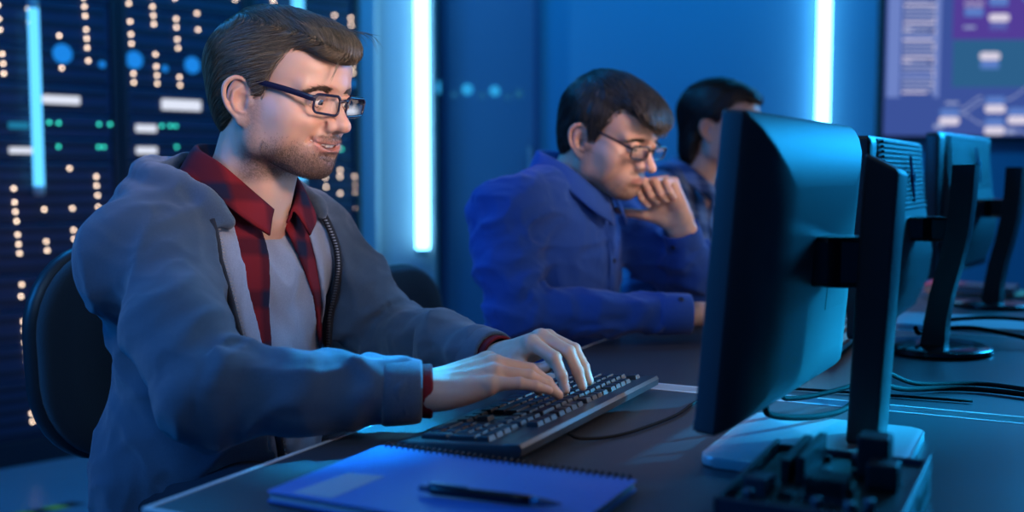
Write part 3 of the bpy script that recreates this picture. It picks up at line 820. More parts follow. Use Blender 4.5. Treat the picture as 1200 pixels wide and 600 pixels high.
def keyboard(F0, D0, label, yaw=0.0, keys=True):
    """local: x from the typist to the screen, y to the typist's left; numeric pad at -y"""
    t = thing('keyboard', label, 'keyboard', W(F0, D0, .7411), TH + math.radians(yaw), 'keyboards on the desks')
    L, B = .465, .166
    def top(x): return .0125 + .0115 * x / B          # the deck rises to the back
    bm = bm_new()
    pts = [(0, .002), (.002, .0), (B - .040, 0), (B - .010, .0075), (B - .001, .012), (B, .021), (B - .003, .0255), (B - .020, top(B - .020) + .0020), (B - .027, top(B - .027)), (.014, top(.014)), (.006, top(0) + .0005), (0, .010)]
    M = Matrix(((1, 0, 0, 0), (0, 0, -1, 0), (0, 1, 0, 0), (0, 0, 0, 1)))
    add_prism(bm, pts, -L / 2, L / 2, 0, 1, M)
    bmesh.ops.recalc_face_normals(bm, faces=bm.faces[:])
    bmesh.ops.bevel(bm, geom=[e for e in bm.edges if e.calc_length() < .1 and abs(e.verts[0].co.y - e.verts[1].co.y) < 1e-6], offset=.0022, segments=2, affect='EDGES', profile=.5)
    obj_bm('case', bm, KBM, t, angle=35)
    for yy in (-L / 2 + .05, L / 2 - .05):
        bm = bm_new(); add_box(bm, (B - .034, yy - .012, .0), (B - .020, yy + .012, .008), .001); obj_bm('foot', bm, KBM, t)
    u = .01905
    ks = kb_layout(); cache = {}
    def keymesh(w, h):
        if (w, h) not in cache:
            bm = bm_new(); a, b = h * u / 2 - .0007, w * u / 2 - .0007
            r0 = [bm.verts.new(c) for c in ((-a, -b, 0), (a, -b, 0), (a, b, 0), (-a, b, 0))]
            r1 = [bm.verts.new(c) for c in ((-a + .0012, -b + .0015, .0065), (a - .0025, -b + .0015, .0072), (a - .0025, b - .0015, .0072), (-a + .0012, b - .0015, .0065))]
            bm.faces.new(r0[::-1]); f = bm.faces.new(r1)
            for i in range(4): bm.faces.new([r0[i], r0[(i + 1) % 4], r1[(i + 1) % 4], r1[i]])
            bmesh.ops.bevel(bm, geom=[e for e in bm.edges if e not in r0[0].link_edges or True][:], offset=.0008, segments=2, affect='EDGES', profile=.5)
            # legend bars on the cap
            if w < 1.3:
                for (dx, dy, sx, sy) in ((.0020, .0030, .0022, .0016), (-.0026, .0030, .0016, .0014)):
                    q = [bm.verts.new(c) for c in ((dx - sx / 2, dy - sy / 2, .00715), (dx + sx / 2, dy - sy / 2, .0073), (dx + sx / 2, dy + sy / 2, .0073), (dx - sx / 2, dy + sy / 2, .00715))]
                    f = bm.faces.new(q); f.material_index = 1
            me = bpy.data.meshes.new('key'); bm.to_mesh(me); bm.free(); me.materials.append(KEYM); me.materials.append(KEYL); cache[(w, h)] = me
        return cache[(w, h)]
    slope = math.atan(.0115 / B)
    far = sorted(range(len(ks)), key=lambda i: (ks[i][0], ks[i][1]))[:4] if keys else range(len(ks))
    merged = bm_new()
    for i, (x, row, w, h) in enumerate(ks):
        yy = L / 2 - .012 - (x + w / 2) * (L - .024) / 22.5
        xx = B - .030 - (row + h / 2) * u * .985 - (.002 if row == 0 else .006) + .008
        M = Matrix.Translation((xx, yy, top(xx) - .001)) @ Matrix.Rotation(-slope, 4, 'Y')
        if i in far:
            b2 = bm_new(); b2.from_mesh(keymesh(w, h)); bmesh.ops.transform(b2, matrix=M, verts=b2.verts[:]); tmp = bpy.data.meshes.new('tmp'); b2.to_mesh(tmp); b2.free(); merged.from_mesh(tmp); bpy.data.meshes.remove(tmp)
        else:
            o = bpy.data.objects.new('key', keymesh(w, h)); COL.objects.link(o); o.parent = t; o.matrix_local = M
    o = obj_bm('keys', merged, [KEYM, KEYL], t); o['kind'] = 'stuff'
    return t
keyboard(-.692, 1.2935, 'black keyboard under the hoodie man\'s hands')
keyboard(-.500, 2.115, 'black keyboard pushed in front of the man in blue, partly behind the nearest monitor', 0, False)
keyboard(-.565, 2.83, 'black keyboard under the plaid-shirted woman\'s hands', 0, False)
# ------------------------------------------------------------------ notebook and pen
nbk = thing('notebook', 'blue spiral notebook with a pale label, near edge of the desk', 'notebook', W(-.7, .832, .7412), TH)
COVER = pmat('cover_blue', (.055, .20, .62), .36, spec=.5); PAPER = pmat('paper_edge', (.62, .64, .68), .8, bump=.4, bscale=600, stretch=(1, 1, 30))
bm = bm_new(); add_prism(bm, [(x + .16, y + .104) for x, y in rrect(.320, .208, .006, 4)], .0, .0012); obj_bm('back_cover', bm, COVER, nbk)
bm = bm_new(); add_box(bm, (.004, .003, .0013), (.316, .206, .0093), .0004); obj_bm('pages', bm, PAPER, nbk)
bm = bm_new(); add_prism(bm, [(x + .16, y + .104) for x, y in rrect(.320, .208, .006, 4)], .0094, .0108, .0004, 1); cv = obj_bm('front_cover', bm, COVER, nbk)
bm = bm_new(); add_prism(bm, [(.028, -.004 + .012), (.074, .010), (.078, .098), (.036, .092)], .0108, .0111); lo = obj_bm('label', bm, pmat('label_pale', (.30, .42, .55), .5), cv); lo['label'] = 'pale blank label'
SPM = pmat('spiral_wire', (.02, .02, .025), .35, metal=.5)
for k in range(40):
    bm = bm_new(); x = .010 + k * .0077
    loop = [(x + .0012 * math.sin(a * .5), .206 + .0062 * math.cos(a), .0080 + .0072 * math.sin(a)) for a in np.linspace(0, 2 * math.pi, 13)]
    add_tube(bm, loop, .0010, 6); obj_bm('spiral_ring', bm, SPM, nbk)
pa, pb = W(-.556, .893, .7583), W(-.408, .909, .7580)
pen = thing('pen', 'dark ballpoint pen lying on the blue notebook', 'pen', pa, math.atan2((pb - pa).y, (pb - pa).x))
PENM = pmat('pen_dark', (.012, .013, .02), .25); PENC = pmat('pen_clip', (.10, .22, .40), .25, metal=.5)
RY = Matrix.Rotation(math.radians(90), 4, 'Y')
bm = bm_new(); add_lathe(bm, [(.0042, .012), (.0052, .014), (.0053, .060), (.0055, .100), (.0050, .118)], 20, RY); obj_bm('barrel', bm, PENM, pen, smooth=True)
bm = bm_new(); add_lathe(bm, [(.0050, .118), (.0040, .130), (.0018, .143), (.0006, .149)], 20, RY); obj_bm('tip', bm, pmat('pen_tip', (.10, .12, .2), .3, metal=.4), pen, smooth=True)
bm = bm_new(); add_lathe(bm, [(.0030, 0), (.0034, .001), (.0034, .012)], 16, RY); obj_bm('push_button', bm, PENC, pen, smooth=True)
bm = bm_new(); add_box(bm, (.013, -.002, .0055), (.052, .002, .0070), .0006); add_box(bm, (.010, -.002, .0035), (.016, .002, .0068), .0006); obj_bm('clip', bm, PENC, pen)
# ------------------------------------------------------------------ open device with a circuit board, in front
dv = thing('circuit_tray', 'low dark box with an exposed circuit board, before the nearest monitor\'s foot', 'electronics', W(-.264, .915, .7408), TH)
TRAY = pmat('tray_blue', (.030, .040, .060), .4); PCB = pmat('board_green', (.008, .022, .020), .45, var=.3, vscale=60); CHIP = pmat('chip_black', (.010, .010, .012), .5); HEAT = pmat('heatsink', (.04, .045, .055), .45, metal=.5); PORT = pmat('port_metal', (.10, .12, .15), .4, metal=.7)
bm = bm_new(); w_, d_ = .158, .238
add_box(bm, (0, 0, 0), (w_, d_, .004), .001); add_box(bm, (0, 0, 0), (w_, .005, .043), .0015); add_box(bm, (0, d_ - .005, 0), (w_, d_, .038), .0015); add_box(bm, (0, 0, 0), (.005, d_, .043), .0015); add_box(bm, (w_ - .005, 0, 0), (w_, d_, .043), .0015)
for k in range(6): add_box(bm, (w_ - .004, .12 + k * .016, .012), (w_ + .001, .130 + k * .016, .032), .001)
obj_bm('tray', bm, TRAY, dv)
bm = bm_new(); add_box(bm, (.008, .008, .030), (w_ - .008, d_ - .008, .0325)); pb_ = obj_bm('circuit_board', bm, PCB, dv)
rr_ = random.Random(5)
def comp(name, lo, hi, m, bev=.0008):
    bm = bm_new(); add_box(bm, lo, hi, bev); return obj_bm(name, bm, m, pb_)
comp('connector_block', (.098, .150, .0325), (.128, .182, .075), CHIP, .002); comp('connector_block', (.112, .118, .0325), (.140, .146, .058), CHIP, .002)
comp('memory_slot', (.035, .105, .0325), (.043, .215, .056), CHIP); comp('memory_slot', (.050, .105, .0325), (.058, .215, .060), CHIP)
comp('port', (.014, .050, .0325), (.034, .068, .050), PORT, .001); comp('port', (.014, .076, .0325), (.034, .092, .046), PORT, .001)
hb = bm_new(); add_box(hb, (.066, .060, .0325), (.104, .100, .038))
for k in range(7): add_box(hb, (.067 + k * .0054, .060, .038), (.0692 + k * .0054, .100, .054))
obj_bm('heatsink', hb, HEAT, pb_)
for k in range(9):
    x, y = rr_.uniform(.02, .135), rr_.uniform(.015, .215); s_ = rr_.uniform(.004, .008)
    comp('chip', (x, y, .0325), (x + s_ * 1.6, y + s_ * 1.3, .0325 + rr_.uniform(.002, .006)), CHIP, .0004)
for x, y in ((.112, .030), (.126, .046), (.084, .030), (.072, .132), (.090, .200), (.024, .030)):
    bm = bm_new(); add_lathe(bm, [(.0045, .0325), (.005, .034), (.005, .044), (.0042, .0455)], 16, Matrix.Translation((x, y, 0))); obj_bm('capacitor', bm, PORT, pb_, smooth=True)
# ------------------------------------------------------------------ papers and books on the far part of the row
def flat(name, F, D, w, d, h, yaw, mat, label, cat, z=.7408, group=None):
    bm = bm_new(); add_box(bm, (-w / 2, -d / 2, 0), (w / 2, d / 2, h), min(.0008, h / 3))
    o = obj_bm(name, bm, mat); o.location = W(F, D, z); o.rotation_euler = (0, 0, TH + math.radians(yaw)); return tagp(o, label, cat, group)
PAP = pmat('paper_white', (.42, .44, .46), .85)
flat('paper_stack', -.165, 2.515, .29, .205, .010, 4, PAP, 'thin stack of white paper behind the middle monitor\'s foot', 'paper')
def book(F, D, w, d, h, yaw, z, col, label):
    t = thing('book', label, 'book', W(F, D, z), TH + math.radians(yaw), 'books by the farthest monitor')
    m = pmat('book_cover', col, .5)
    bm = bm_new(); add_box(bm, (-w / 2, -d / 2, 0), (w / 2, d / 2, .002)); add_box(bm, (-w / 2, -d / 2, h - .002), (w / 2, d / 2, h)); add_box(bm, (w / 2 - .003, -d / 2, 0), (w / 2, d / 2, h), .001); obj_bm('cover', bm, m, t)
    bm = bm_new(); add_box(bm, (-w / 2 + .003, -d / 2 + .003, .002), (w / 2 - .003, d / 2 - .003, h - .002)); obj_bm('pages', bm, PAP, t)
book(-.185, 3.10, .24, .16, .016, 3, .7408, (.45, .36, .16), 'tan book lowest in the stack by the farthest monitor')
book(-.20, 3.10, .22, .15, .018, -4, .757, (.55, .035, .05), 'red book on top of the stack by the farthest monitor')
# ------------------------------------------------------------------ cables
CAB = pmat('cable_black', (.007, .007, .008), .75, spec=.15)
def cable(pts, r, label, name='cable'):
    bm = bm_new(); add_tube(bm, [tuple(W(*p)) for p in catmull(pts, 8)], r, 8)
    o = obj_bm(name, bm, CAB, smooth=True); return tagp(o, label, 'cable')
zt = .7408
cable([(-.5250, 1.187, zt + .012), (-.512, 1.192, zt + .006), (-.49, 1.225, zt + .0025), (-.47, 1.275, zt + .0025), (-.452, 1.38, zt + .0025), (-.45, 1.50, zt + .0025), (-.40, 1.62, zt + .0025), (-.1, 1.66, zt + .0025)], .0022, 'thin keyboard cable curling across the near desk')
cable([(-.308, 1.285, .788), (-.304, 1.29, .778), (-.285, 1.33, .768), (-.262, 1.38, .762), (-.24, 1.44, .762), (-.22, 1.55, .775), (-.19, 1.66, zt + .012), (-.12, 1.74, zt + .005), (-.02, 1.73, zt + .005), (.12, 1.66, zt + .005)], .0042, 'black cable looping under the nearest monitor, lower of the two')
cable([(-.306, 1.36, .788), (-.300, 1.375, .782), (-.275, 1.42, .780), (-.235, 1.49, .786), (-.215, 1.58, .790), (-.18, 1.69, zt + .016), (-.10, 1.79, zt + .005), (-.02, 1.77, zt + .005), (.12, 1.70, zt + .005)], .0036, 'black cable looping under the nearest monitor, upper of the two')
cable([(-.228, 2.10, .785), (-.226, 2.12, .773), (-.222, 2.16, .768), (-.200, 2.205, .770), (-.14, 2.24, .772), (-.07, 2.25, .762), (.00, 2.24, .750), (.10, 2.18, zt + .006)], .0045, 'black cable hanging from the middle monitor past its column, front one')
cable([(-.222, 2.20, .785), (-.220, 2.202, .778), (-.215, 2.21, .776), (-.19, 2.22, .786), (-.12, 2.30, .786), (-.04, 2.36, .778), (.04, 2.36, .760), (.12, 2.34, zt + .006)], .0040, 'black cable hanging from the middle monitor past its column, rear one')

# ------------------------------------------------------------------ office chairs (local: x the way the sitter faces)
CHF = pmat('chair_fabric', (.026, .031, .036), .9, bump=.5, bscale=600, sheen=.2); CHP = pmat('chair_plastic', (.020, .022, .026), .45)
def office_chair(F, D, yaw, ztop, label, w=.45):
    t = thing('office_chair', label, 'chair', W(F, D), TH + math.radians(yaw), 'office chairs along the desks')
    zb = ztop - .345; zc = (ztop + zb) / 2; hh = (ztop - zb) / 2
    def padgrid(x_off, th, sc, seg=24):
        bm = bm_new()
        ring = rrect(w * sc, hh * 2 * sc, .13, 8)
        def P(u, v, s, off): 
            u, v = u * s, v * s
            return (off + x_off + .28 * u * u - .10 * (v + hh) * .6 + .05 * (v / hh) ** 2 * .3, u, zc + v)
        rings = []
        for s, off in ((.35, .0), (.75, .0), (.93, -.004), (.99, -.012), (1.0, -.022), (.99, -.032), (.95, -th + .004), (.75, -th), (.35, -th)):
            rings.append([bm.verts.new(P(u, v, s, off)) for u, v in ring])
        n = len(ring)
        for a, b in zip(rings, rings[1:]):
            for i in range(n): bm.faces.new([a[i], a[(i + 1) % n], b[(i + 1) % n], b[i]])
        bm.faces.new(rings[0][::-1]); bm.faces.new(rings[-1])
        bmesh.ops.recalc_face_normals(bm, faces=bm.faces[:])
        return bm
    obj_bm('back_cushion', padgrid(0, .045, .97), CHF, t, angle=60)
    obj_bm('back_shell', padgrid(-.022, .040, 1.0), CHP, t, angle=60)
    bm = bm_new(); add_prism(bm, [(x + .21, y) for x, y in rrect(.46, .47, .10, 6)], .435, .50, .022, 3); obj_bm('seat', bm, CHF, t, angle=50)
    bm = bm_new(); add_prism(bm, [(x + .21, y) for x, y in rrect(.40, .40, .08, 6)], .415, .437, .004, 2); obj_bm('seat_pan', bm, CHP, t, angle=50)
    bm = bm_new(); add_tube(bm, [tuple(p) for p in catmull([(.12, 0, .415), (.0, 0, .41), (-.09, 0, .46), (-.10, 0, .60), (-.085, 0, .72)], 6)], .024, 10, flat=1.6); obj_bm('back_bar', bm, CHP, t, smooth=True)
    bm = bm_new(); add_lathe(bm, [(.030, .10), (.030, .25), (.022, .252), (.022, .418)], 20, Matrix.Translation((.20, 0, 0))); obj_bm('gas_lift', bm, CHP, t, angle=40)
    for k in range(5):
        a = math.radians(72 * k + 36); c, s = math.cos(a), math.sin(a)
        bm = bm_new(); add_tube(bm, [(.20 + .02 * c, .02 * s, .125), (.20 + .15 * c, .15 * s, .108), (.20 + .29 * c, .29 * s, .078)], .02, 8, rads=[.026, .022, .016]); lg = obj_bm('base_leg', bm, CHP, t, smooth=True)
        bm = bm_new(); add_lathe(bm, [(.010, -.022), (.024, -.020), (.026, -.012), (.026, .012), (.024, .020), (.010, .022)], 20, Matrix.Translation((.20 + .29 * c, .29 * s, .027)) @ Matrix.Rotation(a, 4, 'Z') @ Matrix.Rotation(math.radians(90), 4, 'X')); obj_bm('caster', bm, CHP, lg, smooth=True)
    return t
office_chair(-1.335, 1.305, 0, .957, 'dark office chair behind the man in the hoodie', .41)
office_chair(-1.33, 2.03, -4, .858, 'dark office chair behind the man in the blue shirt')
office_chair(-1.18, 2.85, 0, .93, 'dark office chair behind the woman in plaid')

# ------------------------------------------------------------------ heads (local frame: between the ears, x forward, y to the person's left)
def head_shape(o):
    """o: jaw width, smile, fem ..."""
    sm = o.get('smile', 0.0); jw = o.get('jaw', 1.0); op = o.get('open', 0.0); nl = o.get('nose', 1.0)
    H = Shape()
    H.u(p_ell((-.010, 0, .050), (.096, .076, .084)))
    H.u(p_ell((.042, 0, .058), (.0630, .067, .060)), .02)
    H.u(p_ell((.040, 0, -.010), (.054, .060, .066)), .022)
    H.u(p_ell((.053, 0, -.047), (.042, .042, .042)), .020)
    H.both('u', lambda s: p_cone((.006, s * .050 * jw, -.050), (.066, s * .022 * jw, -.077), .017, .0145), .022)
    H.both('u', lambda s: p_cone((.002, s * .056, -.010), (.006, s * .051 * jw, -.052), .016, .016), .022)
    H.u(p_ell((.078, 0, -.0785), (.0195, .021, .0155)), .018)
    H.both('u', lambda s: p_ell((.058, s * .044, -.010), (.027, .021, .019)), .02)
    H.both('u', lambda s: p_ell((.030, s * .052, -.024), (.040, .014, .040)), .022)
    H.both('u', lambda s: p_cone((.093, s * .010, .0370), (.077, s * .047, .0355), .0105, .008), .014)
    H.u(p_ell((.092, 0, .040), (.012, .014, .010)), .014)
    # eye sockets
    H.both('s', lambda s: p_ell((.104, s * .031, .017), (.020, .0185, .0125)), .014)
    H.both('s', lambda s: p_ell((.103, s * .019, .020), (.010, .009, .013)), .012)
    # muzzle
    H.u(p_ell((.077, 0, -.047), (.024, .032, .024)), .016)
    # nose
    H.u(p_cone((.0905, 0, .028), (.1140 * nl, 0, -.011), .0072, .0096), .010)
    H.u(p_ell((.1160 * nl, 0, -.0150), (.0115, .0108, .0096)), .006)
    H.both('u', lambda s: p_ell((.1010, s * .0132, -.0180), (.0115, .0072, .0085)), .007)
    H.both('u', lambda s: p_cone((.086, s * .011, .012), (.096, s * .011, -.010), .008, .009), .010)
    H.both('s', lambda s: p_ell((.1070, s * .0070, -.0265), (.0060, .0034, .0040)), .003)
    H.s(p_ell((.1065, 0, -.034), (.004, .0035, .006)), .006)      # philtrum
    # lips
    mz = o.get('mz', .005)
    up = [(-.021, -.0485), (-.011, -.0440), (-.004, -.0425), (0, -.0430), (.004, -.0425), (.011, -.0440), (.021, -.0485)]
    lw = [(-.020, -.0500), (-.011, -.0535), (0, -.0550), (.011, -.0535), (.020, -.0500)]
    wd = 1 + .44 * sm
    def lipx(y): return .1005 - 17 * y * y * (1 + .12 * sm) - .001 * sm
    def lz(y): return sm * 11 * y * y
    U = [(lipx(y) + .0008, y * wd, z + mz + lz(y) + .0012 * op) for y, z in up]
    Lw = [(lipx(y) - .0015, y * wd, z - .0078 * op * (1 - (y / .022) ** 2) + mz + lz(y)) for y, z in lw]
    H.u(p_chain(U, [.0022, .0042, .0050, .0046, .0050, .0042, .0022]), .005)
    H.u(p_chain(Lw, [.0022, .0052, .0062, .0052, .0022]), .005)
    # mouth line / opening
    n = 9
    M = []
    for k in range(n):
        y = -.0215 + .043 * k / (n - 1)
        zz = -.0490 + mz + lz(y) - .0010 * (1 - (y / .0215) ** 2) - .0022 * op
        M.append((lipx(y) + .0012, y * wd, zz))
    rr = [max(.0006, (.0012 + .0028 * op) * (1 - (abs(2 * k / (n - 1) - 1)) ** 2.5)) for k in range(n)]
    H.s(p_chain(M, rr), .002)
    if op: H.s(p_chain([(x - .006, y * .85, z) for x, y, z in M], rr), .002)
    H.s(p_ell((.099, 0, -.0640 + mz * .6), (.007, .018, .0050)), .010)      # mentolabial fold
    if sm:   # smile fold and raised cheek
        H.both('u', lambda s: p_ell((.072, s * .036, -.012), (.020, .016, .014)), .014)
        H.both('s', lambda s: p_chain([(.098, s * .0185, -.014), (.095, s * .0275, -.030), (.084, s * .0345, -.042)], [.0010, .0014, .0006]), .009)
        H.both('s', lambda s: p_ell((.0850, s * .0310, -.0385), (.003, .002, .003)), .007)
    # eyelids
    eye = o.get('eyeopen', .0042); ez = o.get('eyez', -.001)
    H.both('u', lambda s: p_sph((.0845, s * .0308, .0165), .0142), .004)
    def slit(s):
        n = 7; pts = []; rad = []
        for k in range(n):
            a = math.radians(-62 + 124 * k / (n - 1))
            pts.append((.0845 + .0145 * math.cos(a), s * .0308 + .0145 * math.sin(a), .0165 + ez + .0006 * math.cos(a)))
            rad.append(max(.0006, eye * (1 - abs(2 * k / (n - 1) - 1) ** 2.2)))
        return p_chain(pts, rad)
    H.both('s', slit, .0012)
    H.both('s', lambda s: p_sph((.0845, s * .0308, .0165), .0126), 0)
    H.both('u', lambda s: p_chain([(.0915, s * .0175, .0240), (.0965, s * .030, .0265), (.0900, s * .0445, .0230)], [.002, .0026, .002]), .006)   # upper lid fold
    # ears
    for s in (1, -1):
        E = Shape()
        E.u(p_ell((0, 0, 0), (.0165, .0042, .0300)))
        hel = [(.010, .003, .000), (.012, .003, .016), (.006, .005, .0285), (-.006, .0065, .0305), (-.0155, .007, .0215), (-.0175, .0065, .006), (-.0135, .005, -.010), (-.006, .0035, -.0215)]
        hp = catmull(hel, 4)
        E.u(p_chain(hp, list(np.linspace(.0022, .0034, len(hp) // 2)) + list(np.linspace(.0034, .0026, len(hp) - len(hp) // 2))), .003)
        E.u(p_ell((.0015, .002, -.0265), (.0082, .0045, .0085)), .005)
        E.u(p_chain([(.002, .002, .018), (-.006, .0045, .012), (-.009, .005, 0), (-.005, .0045, -.0125), (.003, .004, -.017)], [.002, .0026, .0028, .0026, .0026]), .003)
        E.s(p_ell((.0035, .0055, -.002), (.0078, .0062, .0115)), .003)
        E.s(p_chain([(.003, .0055, .0225), (-.006, .0075, .0225), (-.0125, .008, .010), (-.0115, .0075, -.004)], [.0014, .0020, .0020, .0012]), .002)
        E.u(p_ell((.0115, .0025, -.0055), (.0042, .0038, .0062)), .003)
        f, c, r = E.prim()
        R = Matrix.Rotation(math.radians(-s * 26), 4, 'Z') @ Matrix.Rotation(math.radians(-10), 4, 'Y') @ Matrix.Scale(o.get('ear', 1.04), 4) @ Matrix.Scale(1.15, 4, (1, 0, 0))
        if s == 1: M4 = Matrix.Translation((-.010, .0755, .002)) @ R
        else: M4 = Matrix.Translation((-.010, -.0755, .002)) @ R @ Matrix.Scale(-1, 4, (0, 1, 0))
        H.u(framed((f, c, .045), M4), .006)
    return H

def skin_cols(p, o):
    """skin colour by place on the head: lips, blush, stubble (true colour of the skin, no light)"""
    base = np.array(o.get('skin', (.60, .36, .26)))
    c = np.tile(base, (len(p), 1))
    x, y, z = p.T; ay = np.abs(y)
    n = vnoise(p * 60)[:, None]
    c = c * (1 + .05 * n)
    red = np.exp(-(((x - .075) / .03) ** 2 + ((ay - .04) / .022) ** 2 + ((z + .012) / .02) ** 2)) * .5 + np.exp(-(((x - .115) / .014) ** 2 + (y / .014) ** 2 + ((z + .012) / .014) ** 2)) * .6
    red += .7 * np.exp(-(((x + .012) / .03) ** 2 + ((ay - .085) / .012) ** 2 + ((z - .005) / .03) ** 2))
    c = c * (1 + red[:, None] * (np.array([.06, -.16, -.16])))
    # stubble
    st = o.get('stubble', 0.0)
    if st:
        jaw = ss(-.030, -.075, z + .10 * np.maximum(0, .055 - x)) * ss(-.035, .0, x) * ss(-.135, -.10, z + .25 * np.maximum(0, .05 - x))
        side = np.exp(-((x - .012) / .016) ** 2) * ss(.030, .0, z) * ss(.05, .06, ay) * .7
        mus = np.exp(-((z + .0330) / .0055) ** 2) * ss(.030, .022, ay) * (x > .07)
        m = np.clip(np.maximum(np.maximum(jaw, mus), side), 0, 1)
        soul = np.exp(-(((z + .066) / .006) ** 2 + (y / .007) ** 2)) * (x > .07)
        m = np.clip(np.maximum(m, soul), 0, 1) * ss(-.108, -.086, z + .3 * np.maximum(0, .05 - x))
        hole = np.exp(-(((x - .085) / .02) ** 2 + ((ay - .032) / .012) ** 2 + ((z + .048) / .014) ** 2))
        m *= 1 - .6 * hole
        g = .75 + .35 * vnoise(p * 900)
        k = np.clip(st * m * g, 0, .9)[:, None]
        c = c * (1 - k) + np.array(o.get('beardcol', (.10, .065, .045))) * k
    wd = 1 + .44 * o.get('smile', 0); mz = o.get('mz', .005)
    lz = o.get('smile', 0) * 11 * (y / wd) ** 2
    lip = np.exp(-(((z - lz - mz + .0495 + .0035 * o.get('open', 0)) / (.0078 + .003 * o.get('open', 0))) ** 4)) * ss(.0235 * wd, .0185 * wd, ay) * (x > .083)
    c = c * (1 - .62 * lip[:, None]) + np.array(o.get('lipcol', (.46, .17, .15))) * .62 * lip[:, None]
    return np.clip(c, 0, 1)

def hairline(a):
    """lower limit of the hair over azimuth (deg, 0 = front)"""
    return np.interp(a, [0, 14, 28, 40, 50, 58, 64, 74, 80, 100, 112, 122, 140, 180], [.098, .099, .094, .082, .062, .040, .004, -.010, .036, .036, .020, -.030, -.062, -.068])

def hair_shape(o):
    G = Shape()
    g = o.get('hair', {})
    side = g.get('side', .0825); top = g.get('top', .096); back = g.get('back', .112)
    G.u(p_ell((-.010, 0, .052), (back, side, top)))
    G.u(p_ell(g.get('nape', (-.056, 0, -.006)), (.043, .064, .058)), .03)
    for c, r, R in g.get('vol', []): G.u(p_ell(c, r, rot(*R)), .02)
    low = g.get('line', hairline)
    def cut(p):
        a = np.degrees(np.arctan2(np.abs(p[..., 1]), p[..., 0] + .012))
        return (low(a) - p[..., 2]) * .62
    G.i((cut, np.zeros(3), 1.0), .010)
    for c, r, R in g.get('fringe', []): G.u(p_ell(c, r, rot(*R)), .016)
    amp = g.get('amp', .0022); fl = g.get('groove', (14, 60, 60))
    def disp(p):
        q = p * np.array(fl)
        return amp * vnoise(q) + amp * .5 * vnoise(q * 2.3 + 7)
    G.disp = disp
    return G

def grow(G, roots, flow, length, K=10, lift=.0, jit=.12, seed=1, rise=0.0):
    """hair paths that run along the surface of G following flow(p, n)"""
    rs = np.random.RandomState(seed)
    S = len(roots); p = roots.copy()
    P = np.zeros((S, K, 3))
    L = np.asarray(length).reshape(-1, 1) * np.ones((S, 1))
    wob = rs.normal(0, jit, (S, 3))
    for k in range(K):
        n = grad(G, p, .002)
        d = G(p)
        tgt = np.asarray(lift).reshape(-1) + rise * (k / (K - 1)) ** 2
        p = p - n * (d - tgt)[:, None] * .8
        P[:, k] = p
        f = flow(p, n) + wob * .6
        f = f - n * dot(f, n)[:, None]
        f /= np.linalg.norm(f, axis=1, keepdims=True) + 1e-9
        p = p + f * L / (K - 1)
    return P

def make_glasses(parent, o, mat, lens, prefix='eyeglasses'):
    """rectangular frame in front of the eyes; head-local coordinates"""
    g = o.get('glasses', {})
    wx, wz, x0, zc = g.get('w', .052), g.get('h', .031), g.get('x', .107), g.get('z', .012)
    rim = g.get('rim', .0021); wrap = math.radians(g.get('wrap', 9)); tilt = math.radians(g.get('tilt', 6))
    gap = g.get('gap', .017); tz = g.get('temple_z', .010)
    bm = bm_new(); lb = []
    for s in (1, -1):
        cy = s * (gap / 2 + wx / 2)
        M = Matrix.Translation((x0 - .004, cy, zc)) @ Matrix.Rotation(s * wrap, 4, 'Z') @ Matrix.Rotation(tilt, 4, 'Y')
        loop = []
        for (u, v) in rrect(wx, wz, .008, 5):
            vv = v - (.0022 * (-s * u / (wx / 2)) if v < 0 else 0) * .8
            loop.append(M @ Vector((0, u, vv)))
        nrm = (M.to_3x3() @ Vector((1, 0, 0)))
        add_tube(bm, loop, rim, 8, closed=True, flat=1.15, up=nrm)
        lb.append(loop)
        if g.get('brow'):
            top = [p for p, (u, v) in zip(loop, rrect(wx, wz, .008, 5)) if v > wz * .2]
            add_tube(bm, top, rim * 1.35, 8, up=nrm)
        # hinge block and temple
        e = M @ Vector((0, s * wx / 2, wz * .30))
        ear = Vector((-.004, s * .0775, .034))
        pts = [e + Vector((.001, -s * .001, 0)), e + Vector((-.006, s * .0035, 0)), e.lerp(ear, .35) + Vector((0, s * .004, .001)), e.lerp(ear, .75) + Vector((0, s * .0035, .001)), ear, ear + Vector((-.014, -s * .002, -.010)), ear + Vector((-.021, -s * .004, -.026))]
        tp = catmull(pts, 5)
        n = len(tp)
        rads = [g.get('th', .0034)] * n
        add_tube(bm, [tuple(q) for q in tp], .003, 8, rads=rads, flat=.42, up=(0, 0, 1))
    # bridge
    a = Matrix.Translation((x0 - .004, 0, zc))
    pts = [(x0 - .001, gap / 2 + .001, zc + wz * .22), (x0 + .003, gap / 4, zc + wz * .30), (x0 + .0035, 0, zc + wz * .32), (x0 + .003, -gap / 4, zc + wz * .30), (x0 - .001, -gap / 2 - .001, zc + wz * .22)]
    add_tube(bm, [tuple(q) for q in catmull(pts, 4)], rim * 1.1, 8)
    fr = obj_bm(prefix, bm, mat, parent, angle=50)
    for loop in lb:
        b = bm_new()
        cen = sum(loop, Vector()) / len(loop)
        nrm = (loop[1] - loop[0]).cross(loop[8] - loop[0]).normalized()
        if nrm.x < 0: nrm = -nrm
        rings = []
        for k, q in ((1.0, 0.0), (.6, .0009), (.25, .0014)):
            rings.append([b.verts.new(cen + (p - cen) * k + nrm * q) for p in loop])
        nl = len(loop)
        for r0, r1 in zip(rings, rings[1:]):
            for i in range(nl): b.faces.new([r0[i], r0[(i + 1) % nl], r1[(i + 1) % nl], r1[i]])
        b.faces.new(rings[-1])
        obj_bm('lens', b, lens, fr, smooth=True)
    return fr

